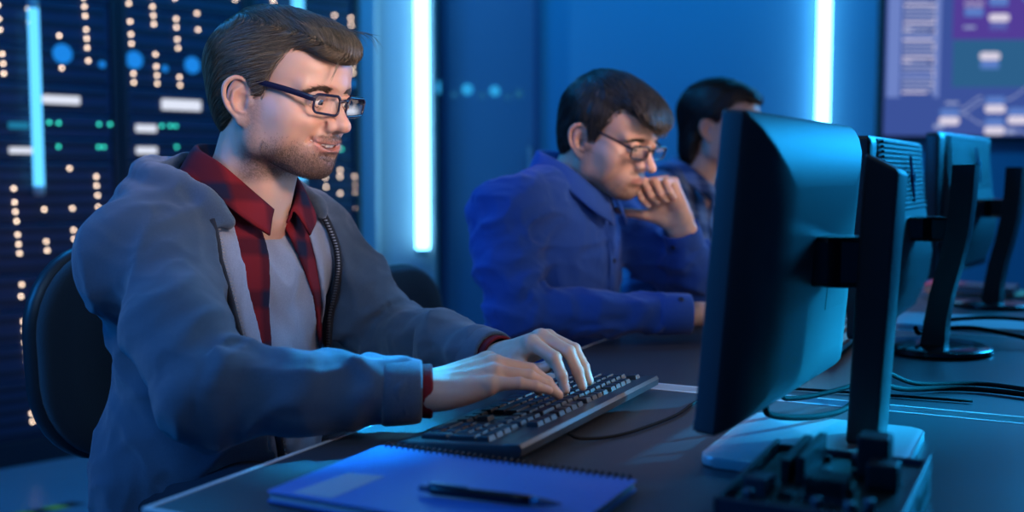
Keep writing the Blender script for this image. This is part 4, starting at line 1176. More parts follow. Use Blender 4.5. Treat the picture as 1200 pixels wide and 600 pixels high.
def eye_mesh():
    """eyeball looking along +x, with iris and pupil as their own faces"""
    bm = bm_new()
    n = 28; m = 20
    vs = []
    cols = []
    for i in range(m + 1):
        a = math.pi * i / m
        ring = []
        for k in range(n):
            b = 2 * math.pi * k / n
            r = .0122
            if a < .52: rr = r + .0007 * math.cos(a / .52 * math.pi / 2)
            else: rr = r
            ring.append(bm.verts.new((rr * math.cos(a), rr * math.sin(a) * math.cos(b), rr * math.sin(a) * math.sin(b))))
        vs.append(ring)
    for i in range(m):
        for k in range(n):
            if i == 0:
                if k == 0: bm.faces.new(vs[1])
                continue
            if i == m - 1:
                continue
            f = bm.faces.new([vs[i][k], vs[i][(k + 1) % n], vs[i + 1][(k + 1) % n], vs[i + 1][k]])
            f.material_index = 1 if i < 3 else 0
    for f in bm.faces:
        if len(f.verts) == n: f.material_index = 2
    for v in [v for v in bm.verts if not v.link_faces]: bm.verts.remove(v)
    return bm

def brow_paths(o, s, N=170, seed=3):
    rs = np.random.RandomState(seed)
    t = rs.rand(N)
    z0 = o.get('browz', .037); z0 = z0 if not hasattr(z0, '__len__') else z0[0]
    y = .012 + .036 * t
    zc = z0 + .0045 * np.sin(np.pi * np.clip(t * 1.05, 0, 1)) - .004 * t
    z = zc + (rs.rand(N) - .5) * (.0085 * (1 - .7 * t))
    p = np.stack([np.full(N, .12), s * y, z], 1)
    return p, t

def teeth_mesh(o):
    """upper front teeth behind the parted lips"""
    bm = bm_new()
    w = [.0082, .0068, .0070, .0064]
    for s in (1, -1):
        y = 0
        for k, a in enumerate(w):
            yc = y + a / 2; y += a
            x = .0950 - 20 * yc * yc
            M = Matrix.Translation((x, s * yc, -.0485 + o.get('mz', .005) + 10 * yc * yc * o.get('smile', 0))) @ Matrix.Rotation(s * 30 * yc, 4, 'Z')
            add_box(bm, (-.003, -a / 2 + .0002, -.0045 + .0006 * (k == 1)), (.0025, a / 2 - .0002, .005), .0012, 2, M)
    return bm

# ------------------------------------------------------------------ hands: wrist at 0, x along the hand, z the back of the hand, thumb on +y (s=1: right hand)
FING = dict(index=((.092, .0245, .000), (.044, .026, .020), 1.0), middle=((.096, .0030, .003), (.048, .030, .021), 1.03),
            ring=((.090, -.0175, .001), (.045, .028, .021), .97), pinky=((.080, -.0355, -.004), (.035, .021, .018), .86))
def hand_shape(pose, s=1):
    """pose: finger -> (spread, mcp, pip, dip) degrees; thumb -> list of points or (abduct, drop, bend)"""
    H = Shape(); nails = []
    H.u(p_cone((-.022, .013, -.001), (.004, .012, 0), .0190, .0180))
    H.u(p_cone((-.022, -.013, -.001), (.004, -.012, 0), .0185, .0175), .02)
    for nm, (mc, ph, sc) in FING.items():
        mc = np.array(mc)
        H.u(p_cone((.006, mc[1] * .50, .000), mc - np.array((.004, 0, .004)), .0145, .0118 * sc), .016)
    H.u(p_ell((.040, -.024, -.009), (.036, .015, .013)), .014)
    H.u(p_ell((.036, .023, -.010), (.032, .017, .014)), .014)
    H.u(p_ell((.060, .002, -.006), (.038, .034, .013)), .012)
    for nm, (mc, ph, sc) in FING.items():
        sp, a1, a2, a3 = pose[nm]
        p = np.array(mc, float); ang = 0; yaw = math.radians(sp)
        rr = [.0106 * sc, .0090 * sc, .0080 * sc, .0066 * sc]
        pts = [p]; dirs = []
        for L, a in zip(ph, (a1, a2, a3)):
            ang += math.radians(a)
            d = np.array((math.cos(ang) * math.cos(yaw), math.cos(ang) * math.sin(yaw), -math.sin(ang)))
            p = p + d * L; pts.append(p); dirs.append(d)
        F = Shape()
        for i in range(3):
            F.u(p_cone(pts[i], pts[i + 1], rr[i], rr[i + 1]), .0015)
            if i: F.u(p_sph(pts[i], rr[i] * 1.06), .002)
        dz = np.array((math.sin(ang) * math.cos(yaw), math.sin(ang) * math.sin(yaw), math.cos(ang)))
        nc = pts[3] - dirs[2] * .0035 + dz * .0052 * sc
        F.u(p_ell(nc, (.0058 * sc, .0048 * sc, .0014), np.stack([dirs[2], np.cross(dz, dirs[2]), dz], 1)), .0006)
        nails.append((nc, dirs[2], dz, sc))
        f, c, r = F.prim()
        H.u((f, c, r), .006)
        H.u(p_sph(np.array(mc) + np.array((-.001, 0, .0025)), .0100 * sc), .006)
        H.u(p_chain([(.016, mc[1] * .55, .0135), np.array(mc) + np.array((-.010, 0, .0085))], [.0016, .0020]), .012)
    tp = np.array(pose['thumb'], float)
    rt = [.0135, .0112, .0096, .0074]
    Tm = Shape()
    for i in range(3): Tm.u(p_cone(tp[i], tp[i + 1], rt[i], rt[i + 1]), .002)
    f, c, r = Tm.prim(); H.u((f, c, r), .010)
    d = tp[3] - tp[2]; d /= np.linalg.norm(d)
    dz = np.array(pose.get('thumb_up', (0, .5, .86)), float); dz = dz - d * (dz @ d); dz /= np.linalg.norm(dz)
    nails.append((tp[3] - d * .003 + dz * .0060, d, dz, 1.15))
    return H, nails

def place_hand(H, nails, M, s=1):
    """to the person's frame; s=-1 mirrors to a left hand"""
    M = M @ Matrix.Scale(s, 4, (0, 1, 0))
    Mn = np.array(M)
    nl = [(Mn[:3, :3] @ c + Mn[:3, 3], Mn[:3, :3] @ d, Mn[:3, :3] @ z, k) for c, d, z, k in nails]
    return framed(H.prim(), M), nl

def nail_cols(c, p, nails):
    for q, d, z, k in nails:
        w = p - q; y = np.cross(z, d)
        e = (w @ d / (.0062 * k)) ** 2 + (w @ y / (.0050 * k)) ** 2 + (w @ z / .0035) ** 2
        m = ss(1.25, .9, e)[:, None]
        c = c * (1 - m) + np.array((.66, .44, .38)) * m
    return c

def hand_tint(p, o):
    base = np.array(o.get('skin', (.60, .36, .26)))
    n = vnoise(p * 55)[:, None]; n2 = vnoise(p * 160 + 9)[:, None]
    return np.clip(base * (1 + .07 * n + np.array([.0, .06, .06]) * n2), 0, 1)

# ------------------------------------------------------------------ persons
def hmat(pos, yaw=0, pitch=0, roll=0, scale=1.0):
    return Matrix.Translation(pos) @ Matrix.Rotation(math.radians(yaw), 4, 'Z') @ Matrix.Rotation(math.radians(pitch), 4, 'Y') @ Matrix.Rotation(math.radians(roll), 4, 'X') @ Matrix.Scale(scale, 4)

def xf(M, p):
    M = np.array(M); return p @ M[:3, :3].T + M[:3, 3]

def head_parts(root, M, o, HS, mats, detail=1.0):
    """hair, brows, beard, eyes and glasses on a head"""
    for s in (1, -1):
        e = obj_bm('eye', eye_mesh(), [mats['eye_white'], mats['iris'], mats['pupil']], root, smooth=True)
        e.matrix_local = M @ Matrix.Translation((.0845, s * .0308, .0165)) @ hmat((0, 0, 0), o.get('gaze', (0, 10))[0], o.get('gaze', (0, 10))[1])
    if o.get('open'):
        t = obj_bm('teeth', teeth_mesh(o), mats['teeth'], root, smooth=True); t.matrix_local = M
    # brows
    ps = []
    for s in (1, -1):
        p, t = brow_paths(o, s, int(190 * detail))
        n = None
        for _ in range(14):
            d = HS(p); p[:, 0] -= d * .9
        def flow(q, n, s=s):
            return np.stack([np.full(len(q), -.25), np.full(len(q), s * 1.0), .55 - 22 * np.maximum(0, np.abs(q[:, 1]) - .022)], 1)
        ps.append(grow(HS, p, flow, .009 + .003 * np.random.RandomState(2).rand(len(p)), K=5, lift=.0006, jit=.2, seed=5))
    for q in ps:
        v, f = strands_mesh(q, .00042 / math.sqrt(detail)); b = obj_from('eyebrow', v, f, mats['brow'], root, True); b.matrix_local = M
    # hair volume and strands
    G = hair_shape(o); g = o['hair']
    lo = np.array(g.get('lo', (-.16, -.12, -.10))); hi = np.array(g.get('hi', (.16, .12, .19)))
    v, f = mesh_sdf(G, lo, hi, .0028 / detail ** .5)
    v = relax(v, f, 1)
    hair = obj_from('hair', v, f, mats['hair'], root, True); hair.matrix_local = M
    rs = np.random.RandomState(g.get('seed', 11))
    N = int(g.get('n', 2600) * detail)
    idx = rs.randint(0, len(v), N * 2)
    roots = v[idx] + rs.normal(0, .0012, (len(idx), 3))
    keep = g['keep'](roots) if 'keep' in g else np.ones(len(roots), bool)
    roots = roots[keep][:N]
    Gs = hair_shape(o); Gs.disp = None
    L = g.get('len', .055) * (.6 + .8 * rs.rand(len(roots)))
    P = grow(Gs, roots, g['flow'], L, K=9, lift=.0012 + .0022 * rs.rand(len(roots)) ** 2, jit=g.get('jit', .12), seed=4)
    if 'extra' in g: 
        v2, f2 = strands_mesh(np.asarray(g['extra'](rs)), .00045)
    else: v2 = None
    tone = np.array(g['tone']) * (.55 + .9 * rs.rand(len(P)) ** 1.5)[:, None]
    rad = g.get('rad', .00042)
    v1, f1 = strands_mesh(P, rad * (.7 + .7 * rs.rand(len(P))) / math.sqrt(detail))
    cl = np.repeat(tone, P.shape[1] * 3, axis=0)
    if v2 is not None: 
        v1, f1 = joined([(v1, f1), (v2, f2)]); cl = np.vstack([cl, np.tile(np.array(g['tone']) * 1.1, (len(v2), 1))])
    st = obj_from('hair_strands', v1, f1, mats['hair_strand'], hair, True, cols=cl)
    # stubble strands
    if o.get('beard_n'):
        rs = np.random.RandomState(9)
        n = int(o['beard_n'] * detail)
        a = rs.uniform(-1.5, 1.5, n * 5); z = rs.uniform(-.112, -.028, n * 5)
        p = np.stack([.02 + .13 * np.cos(a), .1 * np.sin(a), z], 1)
        for _ in range(16):
            c = np.stack([np.full(len(p), .02), np.zeros(len(p)), p[:, 2] * .8 - .01], 1)
            dr = p - c; dr /= np.linalg.norm(dr, axis=1, keepdims=True)
            p = p - dr * (HS(p) * .85)[:, None]
        w = (np.abs(HS(p)) < .0025) * beard_mask(p, o) * ss(-.102, -.094, p[:, 2])
        if 'neck' in o:
            a_, b_ = np.array(o['neck'][0]), np.array(o['neck'][1]); d_ = b_ - a_
            t_ = np.clip((p - a_) @ d_ / (d_ @ d_), 0, 1); w = w * (np.linalg.norm(p - a_ - t_[:, None] * d_, axis=1) > .066)
        p = p[rs.rand(len(p)) < w][:n]
        def fl(q, nn): return np.stack([.25 + 0 * q[:, 0], q[:, 1] * 3, np.full(len(q), -1.0)], 1)
        Pb = grow(HS, p, fl, o.get('beard_len', .0028) * (.6 + .8 * rs.rand(len(p))), K=4, lift=.0005, jit=.5, seed=6, rise=.0012)
        v, f = strands_mesh(Pb, o.get('beard_r', .00016) / math.sqrt(detail))
        bb = obj_from('beard', v, f, mats['beard'], root, True); bb.matrix_local = M
    if 'glasses' in o:
        fr = make_glasses(root, o, mats['frame'], mats['lens'])
        fr.matrix_local = M

def beard_mask(p, o):
    x, y, z = p.T; ay = np.abs(y)
    jaw = ss(-.030, -.085, z + .10 * np.maximum(0, .055 - x)) * ss(-.03, .005, x) * ss(-.135, -.105, z + .25 * np.maximum(0, .05 - x))
    mus = np.exp(-((z + .0330) / .0055) ** 2) * ss(.032, .020, ay) * (x > .07) * .9
    soul = np.exp(-(((z + .068) / .006) ** 2 + (y / .008) ** 2)) * (x > .07)
    hole = np.exp(-(((x - .085) / .02) ** 2 + ((ay - .032) / .012) ** 2 + ((z + .048) / .012) ** 2))
    lip = np.exp(-(((z + .0465) / .0085) ** 4)) * (ay < .024) * (x > .08)
    return np.clip(np.maximum(np.maximum(jaw * (1 - .6 * hole), mus), soul), 0, 1) * (1 - lip)

# ------------------------------------------------------------------ trunk, limbs and cloth helpers
def torso_shape(t, e=0.0, belly=0.0):
    S = Shape(); z0 = t.get('dz', 0.0); x0 = t.get('dx', 0.0); w = t.get('w', 1.0); dp = t.get('d', 1.0)
    def c(x, y, z): return (x + x0, y * w, z + z0)
    S.u(p_ell(c(.136, 0, .575), (.112 * dp + e, .175 * w + e, .130 + e)))
    ab = t.get('ab', 0.0)
    S.u(p_ell(c(.150 + ab, 0, .690), (.120 * dp + e + belly, .158 * w + e, .170 + e)), .05)
    S.u(p_ell(c(.155, 0, .870), (.115 * dp + e, .172 * w + e, .180 + e)), .05)
    S.u(p_ell(c(.160, 0, .985 + t.get('shz', 0.0) * .6), (.080 * dp + e, .170 * w + e, .062 + e)), .04)
    shz = t.get('shz', 0.0)
    S.both('u', lambda s: p_sph(c(.160, s * .178, .985 + shz), .056 + e), .04)
    S.both('u', lambda s: p_cone(c(.165, s * .045, 1.040), c(.162, s * .150, 1.005 + shz), .046 + e, .046 + e), .04)
    return S

def limb(S, pts, rads, e=0.0, k=.03):
    for i in range(len(pts) - 1):
        S.u(p_cone(pts[i], pts[i + 1], rads[i] + e, rads[i + 1] + e), k if i == 0 else .025)

def lerp(a, b, t): return tuple(np.array(a) * (1 - t) + np.array(b) * t)

def folds(amp, sc, seed=0.0, warp=.6):
    """soft cloth folds: ridged noise in a stretched frame"""
    sc = np.array(sc, float)
    def f(p):
        q = p * sc + seed
        q = q + warp * np.stack([vnoise(q * .7 + 3), vnoise(q * .7 + 11), vnoise(q * .7 + 23)], -1)
        r = 1 - np.abs(vnoise(q))
        return amp * (r ** 3 - .45) + amp * .35 * vnoise(q * 2.1 + 5)
    return f

def sleeve_folds(S, E, W_, amp=.004, freq=75., seed=0.):
    """oblique creases round a bent sleeve, strongest at the crook of the elbow and above the cuff"""
    S, E, W_ = (np.array(a, float) for a in (S, E, W_)); L1 = np.linalg.norm(E - S); L2 = np.linalg.norm(W_ - E)
    def f(p):
        out = np.zeros(p.shape[:-1])
        inner = ((S - E) / L1 + (W_ - E) / L2); inner /= np.linalg.norm(inner)
        best = None
        for (A, B, L, s0) in ((S, E, L1, 0), (E, W_, L2, L1)):
            ax = (B - A) / L; q = p - A; t = np.clip(q @ ax, 0, L); r = q - t[..., None] * ax; d = np.sqrt((r ** 2).sum(-1))
            iu = inner - ax * (inner @ ax); iu /= np.linalg.norm(iu); iv = np.cross(ax, iu)
            th = np.arctan2(r @ iv, r @ iu)
            s = s0 + t - L1
            n = vnoise(p * 16 + seed)
            ph = freq * (s + .030 * np.sin(th + 1.0 + seed) + .022 * n) + 1.3 * np.cos(2 * th)
            rg = (.5 + .5 * np.cos(ph)) ** 2 - .35
            w = np.exp(-(s / .085) ** 2) * (.35 + .65 * (.5 + .5 * np.cos(th))) + .45 * np.exp(-((s - L2 + .09) / .05) ** 2) + .18
            w = w * (.55 + .45 * vnoise(p * 11 + seed + 5))
            v = amp * rg * w * 1.6 * ss(.12, .085, d)
            if best is None: best = d; out = v
            else: out = np.where(d < best, v, out)
        return out
    return f

def region(fn, c=(0, 0, 0), r=5.0): return fn, np.array(c, float), r

def strip_mesh(rows, thick=.0018):
    """rows: list of K polylines (n x 3), smooth sheet with thickness"""
    R = [catmull(r, 6) for r in rows]
    A = np.stack(R, 0)                                   # K n 3
    A = np.stack([catmull(A[:, j], 4) for j in range(A.shape[1])], 1)
    K, n, _ = A.shape
    du = np.gradient(A, axis=0); dv = np.gradient(A, axis=1)
    N = np.cross(du, dv); N /= np.linalg.norm(N, axis=2, keepdims=True) + 1e-9
    T = A + N * thick; Bm = A - N * thick
    v = np.vstack([T.reshape(-1, 3), Bm.reshape(-1, 3)])
    idx = np.arange(K * n).reshape(K, n); o = K * n
    f = []
    for i in range(K - 1):
        for j in range(n - 1):
            a, b, c, d = idx[i, j], idx[i + 1, j], idx[i + 1, j + 1], idx[i, j + 1]
            f.append((a, b, c, d)); f.append((a + o, d + o, c + o, b + o))
    for j in range(n - 1):
        for i, fl in ((0, 1), (K - 1, 0)):
            a, b = idx[i, j], idx[i, j + 1]
            f.append((a, b, b + o, a + o) if fl else (b, a, a + o, b + o))
    for i in range(K - 1):
        for j, fl in ((0, 0), (n - 1, 1)):
            a, b = idx[i, j], idx[i + 1, j]
            f.append((a, b, b + o, a + o) if fl else (b, a, a + o, b + o))
    return v, np.array(f)

def on_surface(S, pts, axis=(1, 0, 0), off=0.0, it=12):
    """slide points along axis until they lie on the surface (+off outside)"""
    p = np.array(pts, float); a = np.array(axis, float)
    for _ in range(it): p = p - a * ((S(p) - off) * .9)[:, None]
    return p

def legs(root, o, mat, shoe, hip=(.13, .095, .595), knee=(.53, .12, .645), foot=(.58, .12, .0)):
    S = Shape()
    S.u(p_ell((hip[0], 0, hip[2] + .01), (.125, .18, .09)))
    for s in (1, -1):
        h = (hip[0], s * hip[1], hip[2]); k = (knee[0], s * knee[1], knee[2] - .06); a = (foot[0], s * foot[1], .09)
        limb(S, [h, k, lerp(k, a, .5), a], [.085, .064, .060, .052])
    S.disp = folds(.005, (9, 9, 12))
    v, f = mesh_sdf(S, (-.1, -.32, .03), (.75, .32, .70), .009)
    obj_from('trousers', v, f, mat, root, True)
    for s in (1, -1):
        B = Shape()
        a = np.array((foot[0], s * foot[1], 0))
        B.u(p_ell(a + (.02, 0, .055), (.060, .040, .050))); B.u(p_ell(a + (.11, s * .008, .038), (.105, .044, .036)), .03)
        B.i(region(lambda p: -(p[..., 2] - .004)), .004)
        v, f = mesh_sdf(B, a + (-.08, -.08, -.01), a + (.26, .08, .13), .006)
        obj_from('shoe', v, f, shoe, root, True)

# ------------------------------------------------------------------ the man in the grey hoodie
M1O = dict(smile=1.0, open=.95, jaw=1.0, skin=(.62, .38, .28), stubble=.85, beardcol=(.07, .045, .032), beard_r=.00014, neck=((-.030, 0, -.040), (-.075, 0, -.17)), beard_n=7000, eyeopen=.0036, eyez=-.002, gaze=(0, 14), browz=.0315,
    glasses=dict(w=.051, h=.0265, x=.1125, z=.0135, gap=.017, th=.0042, rim=.0016, wrap=7, tilt=4, brow=True))
def m1_flow(p, n):
    top = ss(.35, .75, n[:, 2] + .25 * (p[:, 0] > .05))[:, None]
    x, y, z = p.T
    sd = np.stack([np.full(len(p), -1.0), 0 * x, -.35 - 1.6 * ss(-.02, -.10, x)], 1)
    tp = np.stack([np.full(len(p), 1.0), -.45 + 0 * x, -.15 - .5 * ss(.06, .12, x)], 1)
    return sd * (1 - top) + tp * top
def m1_extra(rs):
    out = []
    for k in range(5):
        t = np.linspace(0, 1, 9)[:, None]
        a = np.array([.105 + .004 * rs.randn(), -.012 - .010 * rs.rand(), .105]); b = np.array([.122, -.020 - .012 * rs.rand(), .080]); c = np.array([.114, -.034 - .008 * rs.rand(), .040 + .012 * rs.rand()])
        out.append((1 - t) ** 2 * a + 2 * t * (1 - t) * b + t * t * c)
    for k in range(14):
        t = np.linspace(0, 1, 9)[:, None]
        a = np.array([.09, -.05 + .1 * rs.rand(), .120]); b = a + np.array([.035, -.004, .008 * rs.rand()]); c = b + np.array([.010 + .012 * rs.rand(), -.006, -.034 * rs.rand()])
        out.append((1 - t) ** 2 * a + 2 * t * (1 - t) * b + t * t * c)
    return out
M1O['hair'] = dict(side=.083, top=.087, back=.122, n=9000, len=.060, amp=.0012, groove=(10, 50, 50), tone=(.16, .124, .078),
    vol=[((.020, -.004, .106), (.085, .062, .027), (0, 8, 0))],
    fringe=[((.078, -.008, .104), (.042, .053, .019), (0, 22, 0)), ((.106, -.014, .090), (.017, .034, .010), (0, 34, 0))],
    flow=m1_flow, extra=m1_extra, lo=(-.15, -.12, -.10), hi=(.16, .12, .18))
man1 = thing('person', 'bearded man with swept-back hair, grey zipped hoodie over a red plaid shirt, typing', 'person', W(-1.30, 1.27), TH)
M1H = hmat((.273, 0, 1.169), 0, 9, 0)
HS1 = head_shape(M1O)
MATS1 = dict(eye_white=pmat('eye_white', (.75, .72, .70), .15), iris=pmat('iris_blue', (.05, .08, .11), .2), pupil=pmat('pupil', (.005, .005, .005), .1),
  brow=pmat('brow_brown', (.09, .055, .035), .6), hair=pmat('hair_brown', (.075, .058, .040), .55), hair_strand=attr_mat('strand_brown', .36), teeth=pmat('teeth', (.8, .76, .70), .25),
  beard=pmat('beard_brown', (.10, .06, .04), .6), frame=pmat('frame_navy', (.012, .012, .035), .25), lens=lens_mat('lens'))
SKIN = attr_mat('skin', .45, .25, bump=.12, bscale=900, spec=.4)
head_parts(man1, M1H, M1O, HS1, MATS1)

# skeleton
m1 = dict(SR=(.196, -.156, .940), ER=(.366, -.264, .798), WR=(.592, -.118, .7945), SL=(.190, .178, .960), EL=(.298, .250, .790), WL=(.573, .117, .7985))
T1M = Matrix.Translation((.155, 0, 0)) @ Matrix.Rotation(math.radians(-8), 4, 'Z') @ Matrix.Translation((-.155, 0, 0))
T1I = np.array(T1M.inverted())
def t1(p): return p @ T1I[:3, :3].T + T1I[:3, 3]
m1t = dict(d=1.0, w=.93, ab=.026, shz=-.045)
RH, RN = hand_shape(dict(index=(5, 36, 26, 10), middle=(1, 31, 24, 10), ring=(-3, 25, 22, 10), pinky=(-8, 14, 14, 8), thumb=[(.022, .020, -.010), (.052, .040, -.026), (.082, .044, -.034), (.104, .036, -.038)]))
LH, LN = hand_shape(dict(index=(4, 44, 44, 10), middle=(0, 42, 42, 10), ring=(-4, 40, 40, 10), pinky=(-9, 38, 36, 10), thumb=[(.022, .020, -.010), (.054, .038, -.022), (.082, .036, -.034), (.104, .026, -.040)]))
rh, rn = place_hand(RH, RN, hmat(m1['WR'], 37, -17, 13))
lh, ln = place_hand(LH, LN, hmat(m1['WL'], -14, -23, 4), -1)
B1 = Shape()
B1.u(framed(HS1.prim(), M1H))
nb = tuple(xf(M1H, np.array((-.030, 0, -.040))))
B1.u(p_cone(nb, (.198, 0, 1.01), .056, .064), .02)
B1.u(p_cone((.262, -.036, 1.10), (.250, -.012, 1.00), .010, .009), .03); B1.u(p_cone((.262, .036, 1.10), (.250, .012, 1.00), .010, .009), .03)
B1.u(framed(torso_shape(m1t, -.012).prim(), T1M), .03)
limb(B1, [m1['SR'], m1['ER'], lerp(m1['WR'], m1['ER'], .12)], [.046, .034, .022]); B1.u(rh, .01)
limb(B1, [m1['SL'], m1['EL'], lerp(m1['WL'], m1['EL'], .12)], [.046, .034, .022]); B1.u(lh, .01)
parts = [mesh_sdf(B1, (.09, -.13, 1.0), (.45, .13, 1.36), .0017), mesh_sdf(B1, (.56, -.19, .74), (.80, .18, .87), .0017),
         mesh_sdf(B1, (-.02, -.36, .515), (.57, .36, 1.02), .009)]
v, f = joined(parts)
Mi = np.array(M1H.inverted())
cl = np.vstack([skin_cols(xf(Mi, parts[0][0]), M1O), nail_cols(hand_tint(parts[1][0], M1O), parts[1][0], rn + ln), hand_tint(parts[2][0], M1O)])
obj_from('body', v, f, SKIN, man1, True, cols=cl)
legs(man1, None, pmat('dark_denim', (.012, .016, .03), .9, bump=.3, bscale=500), pmat('shoe_black', (.01, .01, .012), .5))

# T-shirt, plaid shirt, hoodie: one over the other on the same trunk
KNIT = pmat('tshirt_grey', (.29, .34, .43), .95, spec=.1, bump=.35, bscale=1400, var=.16, vscale=420, sheen=.2)
FLAN = plaid_mat('red_flannel', (.085, .006, .012), (.010, .010, .030), (.19, .011, .016), 13, (0.1, 0.05, 0.15))
HOOD = pmat('hoodie_grey', (.064, .100, .150), .95, spec=.1, bump=.5, bscale=1100, var=.22, vscale=500, sheen=.35)
LINE = pmat('hoodie_lining', (.31, .37, .48), .95, spec=.1, bump=.4, bscale=900, var=.12, vscale=350, sheen=.2)
ZIPT = pmat('zip_tape', (.015, .017, .025), .8)
ZIPM = pmat('zip_metal', (.35, .36, .38), .35, metal=.9)
def layer(e, belly=.012): return framed(torso_shape(m1t, e, belly).prim(), T1M)
TS = Shape(); TS.u(layer(-.001))
neck = (.222, 0, 1.045)
fd = folds(.013, (6, 20, 10), 2.4)
TS.disp = lambda p: fd(p) * ss(1.0, .93, p[..., 2])
TS.i(region(lambda p: np.maximum(.16 - p[..., 0], np.maximum(np.maximum(np.abs(t1(p)[..., 1] - .04) - .150, .56 - p[..., 2]), p[..., 2] - np.minimum(1.034, 1.020 + .040 * (p[..., 1] / .062) ** 2)))), 0)
v, f = mesh_sdf(TS, (.14, -.17, .56), (.40, .20, 1.04), .0032); obj_from('tshirt', v, relax(v, f, 0) if 0 else f, KNIT, man1, True)
# neckband of the T-shirt
bm = bm_new()
ring = []
for k in range(25):
    y_ = -.046 + .092 * k / 24
    ring.append((.30, y_, 1.019 + .040 * (y_ / .062) ** 2))
TS0 = Shape(); TS0.u(layer(.004))
rp = on_surface(TS0, ring, (1, 0, 0), .001, 25)
add_tube(bm, [tuple(q) for q in rp], .0055, 10, flat=.6)
obj_bm('neckband', bm, KNIT, man1, smooth=True)
# plaid shirt: two fronts and the collar
def yedge(tab, z):
    zs = [a for a, b in tab][::-1]; ys = [b for a, b in tab][::-1]
    return np.interp(z, zs, ys)
FR_IN = [(1.02, -.016), (.95, -.008), (.85, -.018), (.75, -.028)]; FR_OUT = [(1.02, -.088), (.95, -.080), (.85, -.062), (.75, -.056)]
FL_IN = [(1.02, .026), (.95, .052), (.85, .104), (.75, .132)]; FL_OUT = [(1.02, .088), (.95, .112), (.85, .156), (.75, .182)]
def front(e, yin, yout, name, mat, z0=.56, z1=1.03, amp=.002, seed=1.):
    S = Shape(); S.u(layer(e)); S.disp = folds(amp, (6, 22, 10), seed)
    def reg(p):
        q = t1(p); z = q[..., 2]; a = yedge(yin, z); b = yedge(yout, z)
        return np.maximum(np.maximum(np.minimum(a, b) - q[..., 1], q[..., 1] - np.maximum(a, b)), np.maximum(.17 - q[..., 0], np.maximum(z0 - z, z - z1)))
    S.i(region(reg), .004)
    I = Shape(); I.u(layer(e - .006)); S.s(I.prim(), 0)
    v, f = mesh_sdf(S, (.15, -.19, z0 - .02), (.41, .23, 1.06), .0028)
    return obj_from(name, v, f, mat, man1, True)
sh = front(.012, FR_IN, FR_OUT, 'plaid_shirt_front', FLAN)
front(.012, FL_IN, FL_OUT, 'plaid_shirt_front', FLAN, seed=4.)
LR_IN = [(1.03, -.060), (.95, -.058), (.85, -.045), (.75, -.040)]; LR_OUT = [(1.03, -.150), (.75, -.140)]
LL_IN = [(1.03, .075), (.95, .098), (.85, .140), (.75, .166)]; LL_OUT = [(1.03, .195), (.75, .235)]
front(.0165, LR_IN, LR_OUT, 'hoodie_lining', LINE, amp=.0025, seed=7.)
front(.0165, LL_IN, LL_OUT, 'hoodie_lining', LINE, amp=.0025, seed=9.)
stand = [(.262, -.022, .998), (.252, -.045, 1.022), (.222, -.062, 1.052), (.178, -.056, 1.072), (.150, 0, 1.080), (.182, .056, 1.072), (.228, .060, 1.050), (.258, .042, 1.020), (.268, .018, .995)]
fold = [(.272, -.018, 1.016), (.258, -.052, 1.046), (.222, -.072, 1.082), (.170, -.064, 1.106), (.132, 0, 1.114), (.174, .066, 1.106), (.228, .072, 1.080), (.264, .052, 1.046), (.278, .020, 1.014)]
fall = [(.282, -.040, .980), (.266, -.080, 1.008), (.222, -.098, 1.044), (.158, -.088, 1.070), (.112, 0, 1.076), (.160, .090, 1.070), (.228, .098, 1.044), (.272, .082, 1.004), (.290, .044, .976)]
v, f = strip_mesh([stand, lerp(np.array(stand), np.array(fold), .6) if 0 else [lerp(a, b, .55) for a, b in zip(stand, fold)], fold, [tuple(np.array(lerp(a, b, .45)) + np.array((0, 0, .004))) for a, b in zip(fold, fall)], fall])
obj_from('shirt_collar', v, f, FLAN, man1, True)
# hoodie
HZR = [(1.03, -.100), (.95, -.104), (.85, -.090), (.75, -.076), (.6, -.05)]; HZL = [(1.03, .128), (.95, .154), (.85, .176), (.75, .176), (.6, .10)]
HD = Shape(); HD.u(layer(.024, .016))
HD.u(p_ell((.098, 0, .62), (.10, .19, .16)), .05)
limb(HD, [(.196, -.146, .938), tuple(np.array(lerp(m1['SR'], m1['ER'], .5)) + np.array((-.012, -.008, 0))), m1['ER']], [.062, .064, .064], k=.035)
limb(HD, [m1['ER'], lerp(m1['ER'], m1['WR'], .45), lerp(m1['ER'], m1['WR'], .86)], [.062, .051, .042], k=.02)
limb(HD, [(.190, .164, .962), lerp(m1['SL'], m1['EL'], .5), m1['EL']], [.070, .070, .064], k=.035)
limb(HD, [m1['EL'], lerp(m1['EL'], m1['WL'], .45), lerp(m1['EL'], m1['WL'], .86)], [.064, .055, .043], k=.02)
def cutreg(p):
    q = t1(p); z = q[..., 2]
    return np.maximum(np.maximum(yedge(HZR, z) - q[..., 1], q[..., 1] - yedge(HZL, z)), np.maximum(np.maximum(.13 - q[..., 0], q[..., 0] - .39), .60 - z))
HD.s(region(cutreg, (.25, 0, .85), .32), .003)
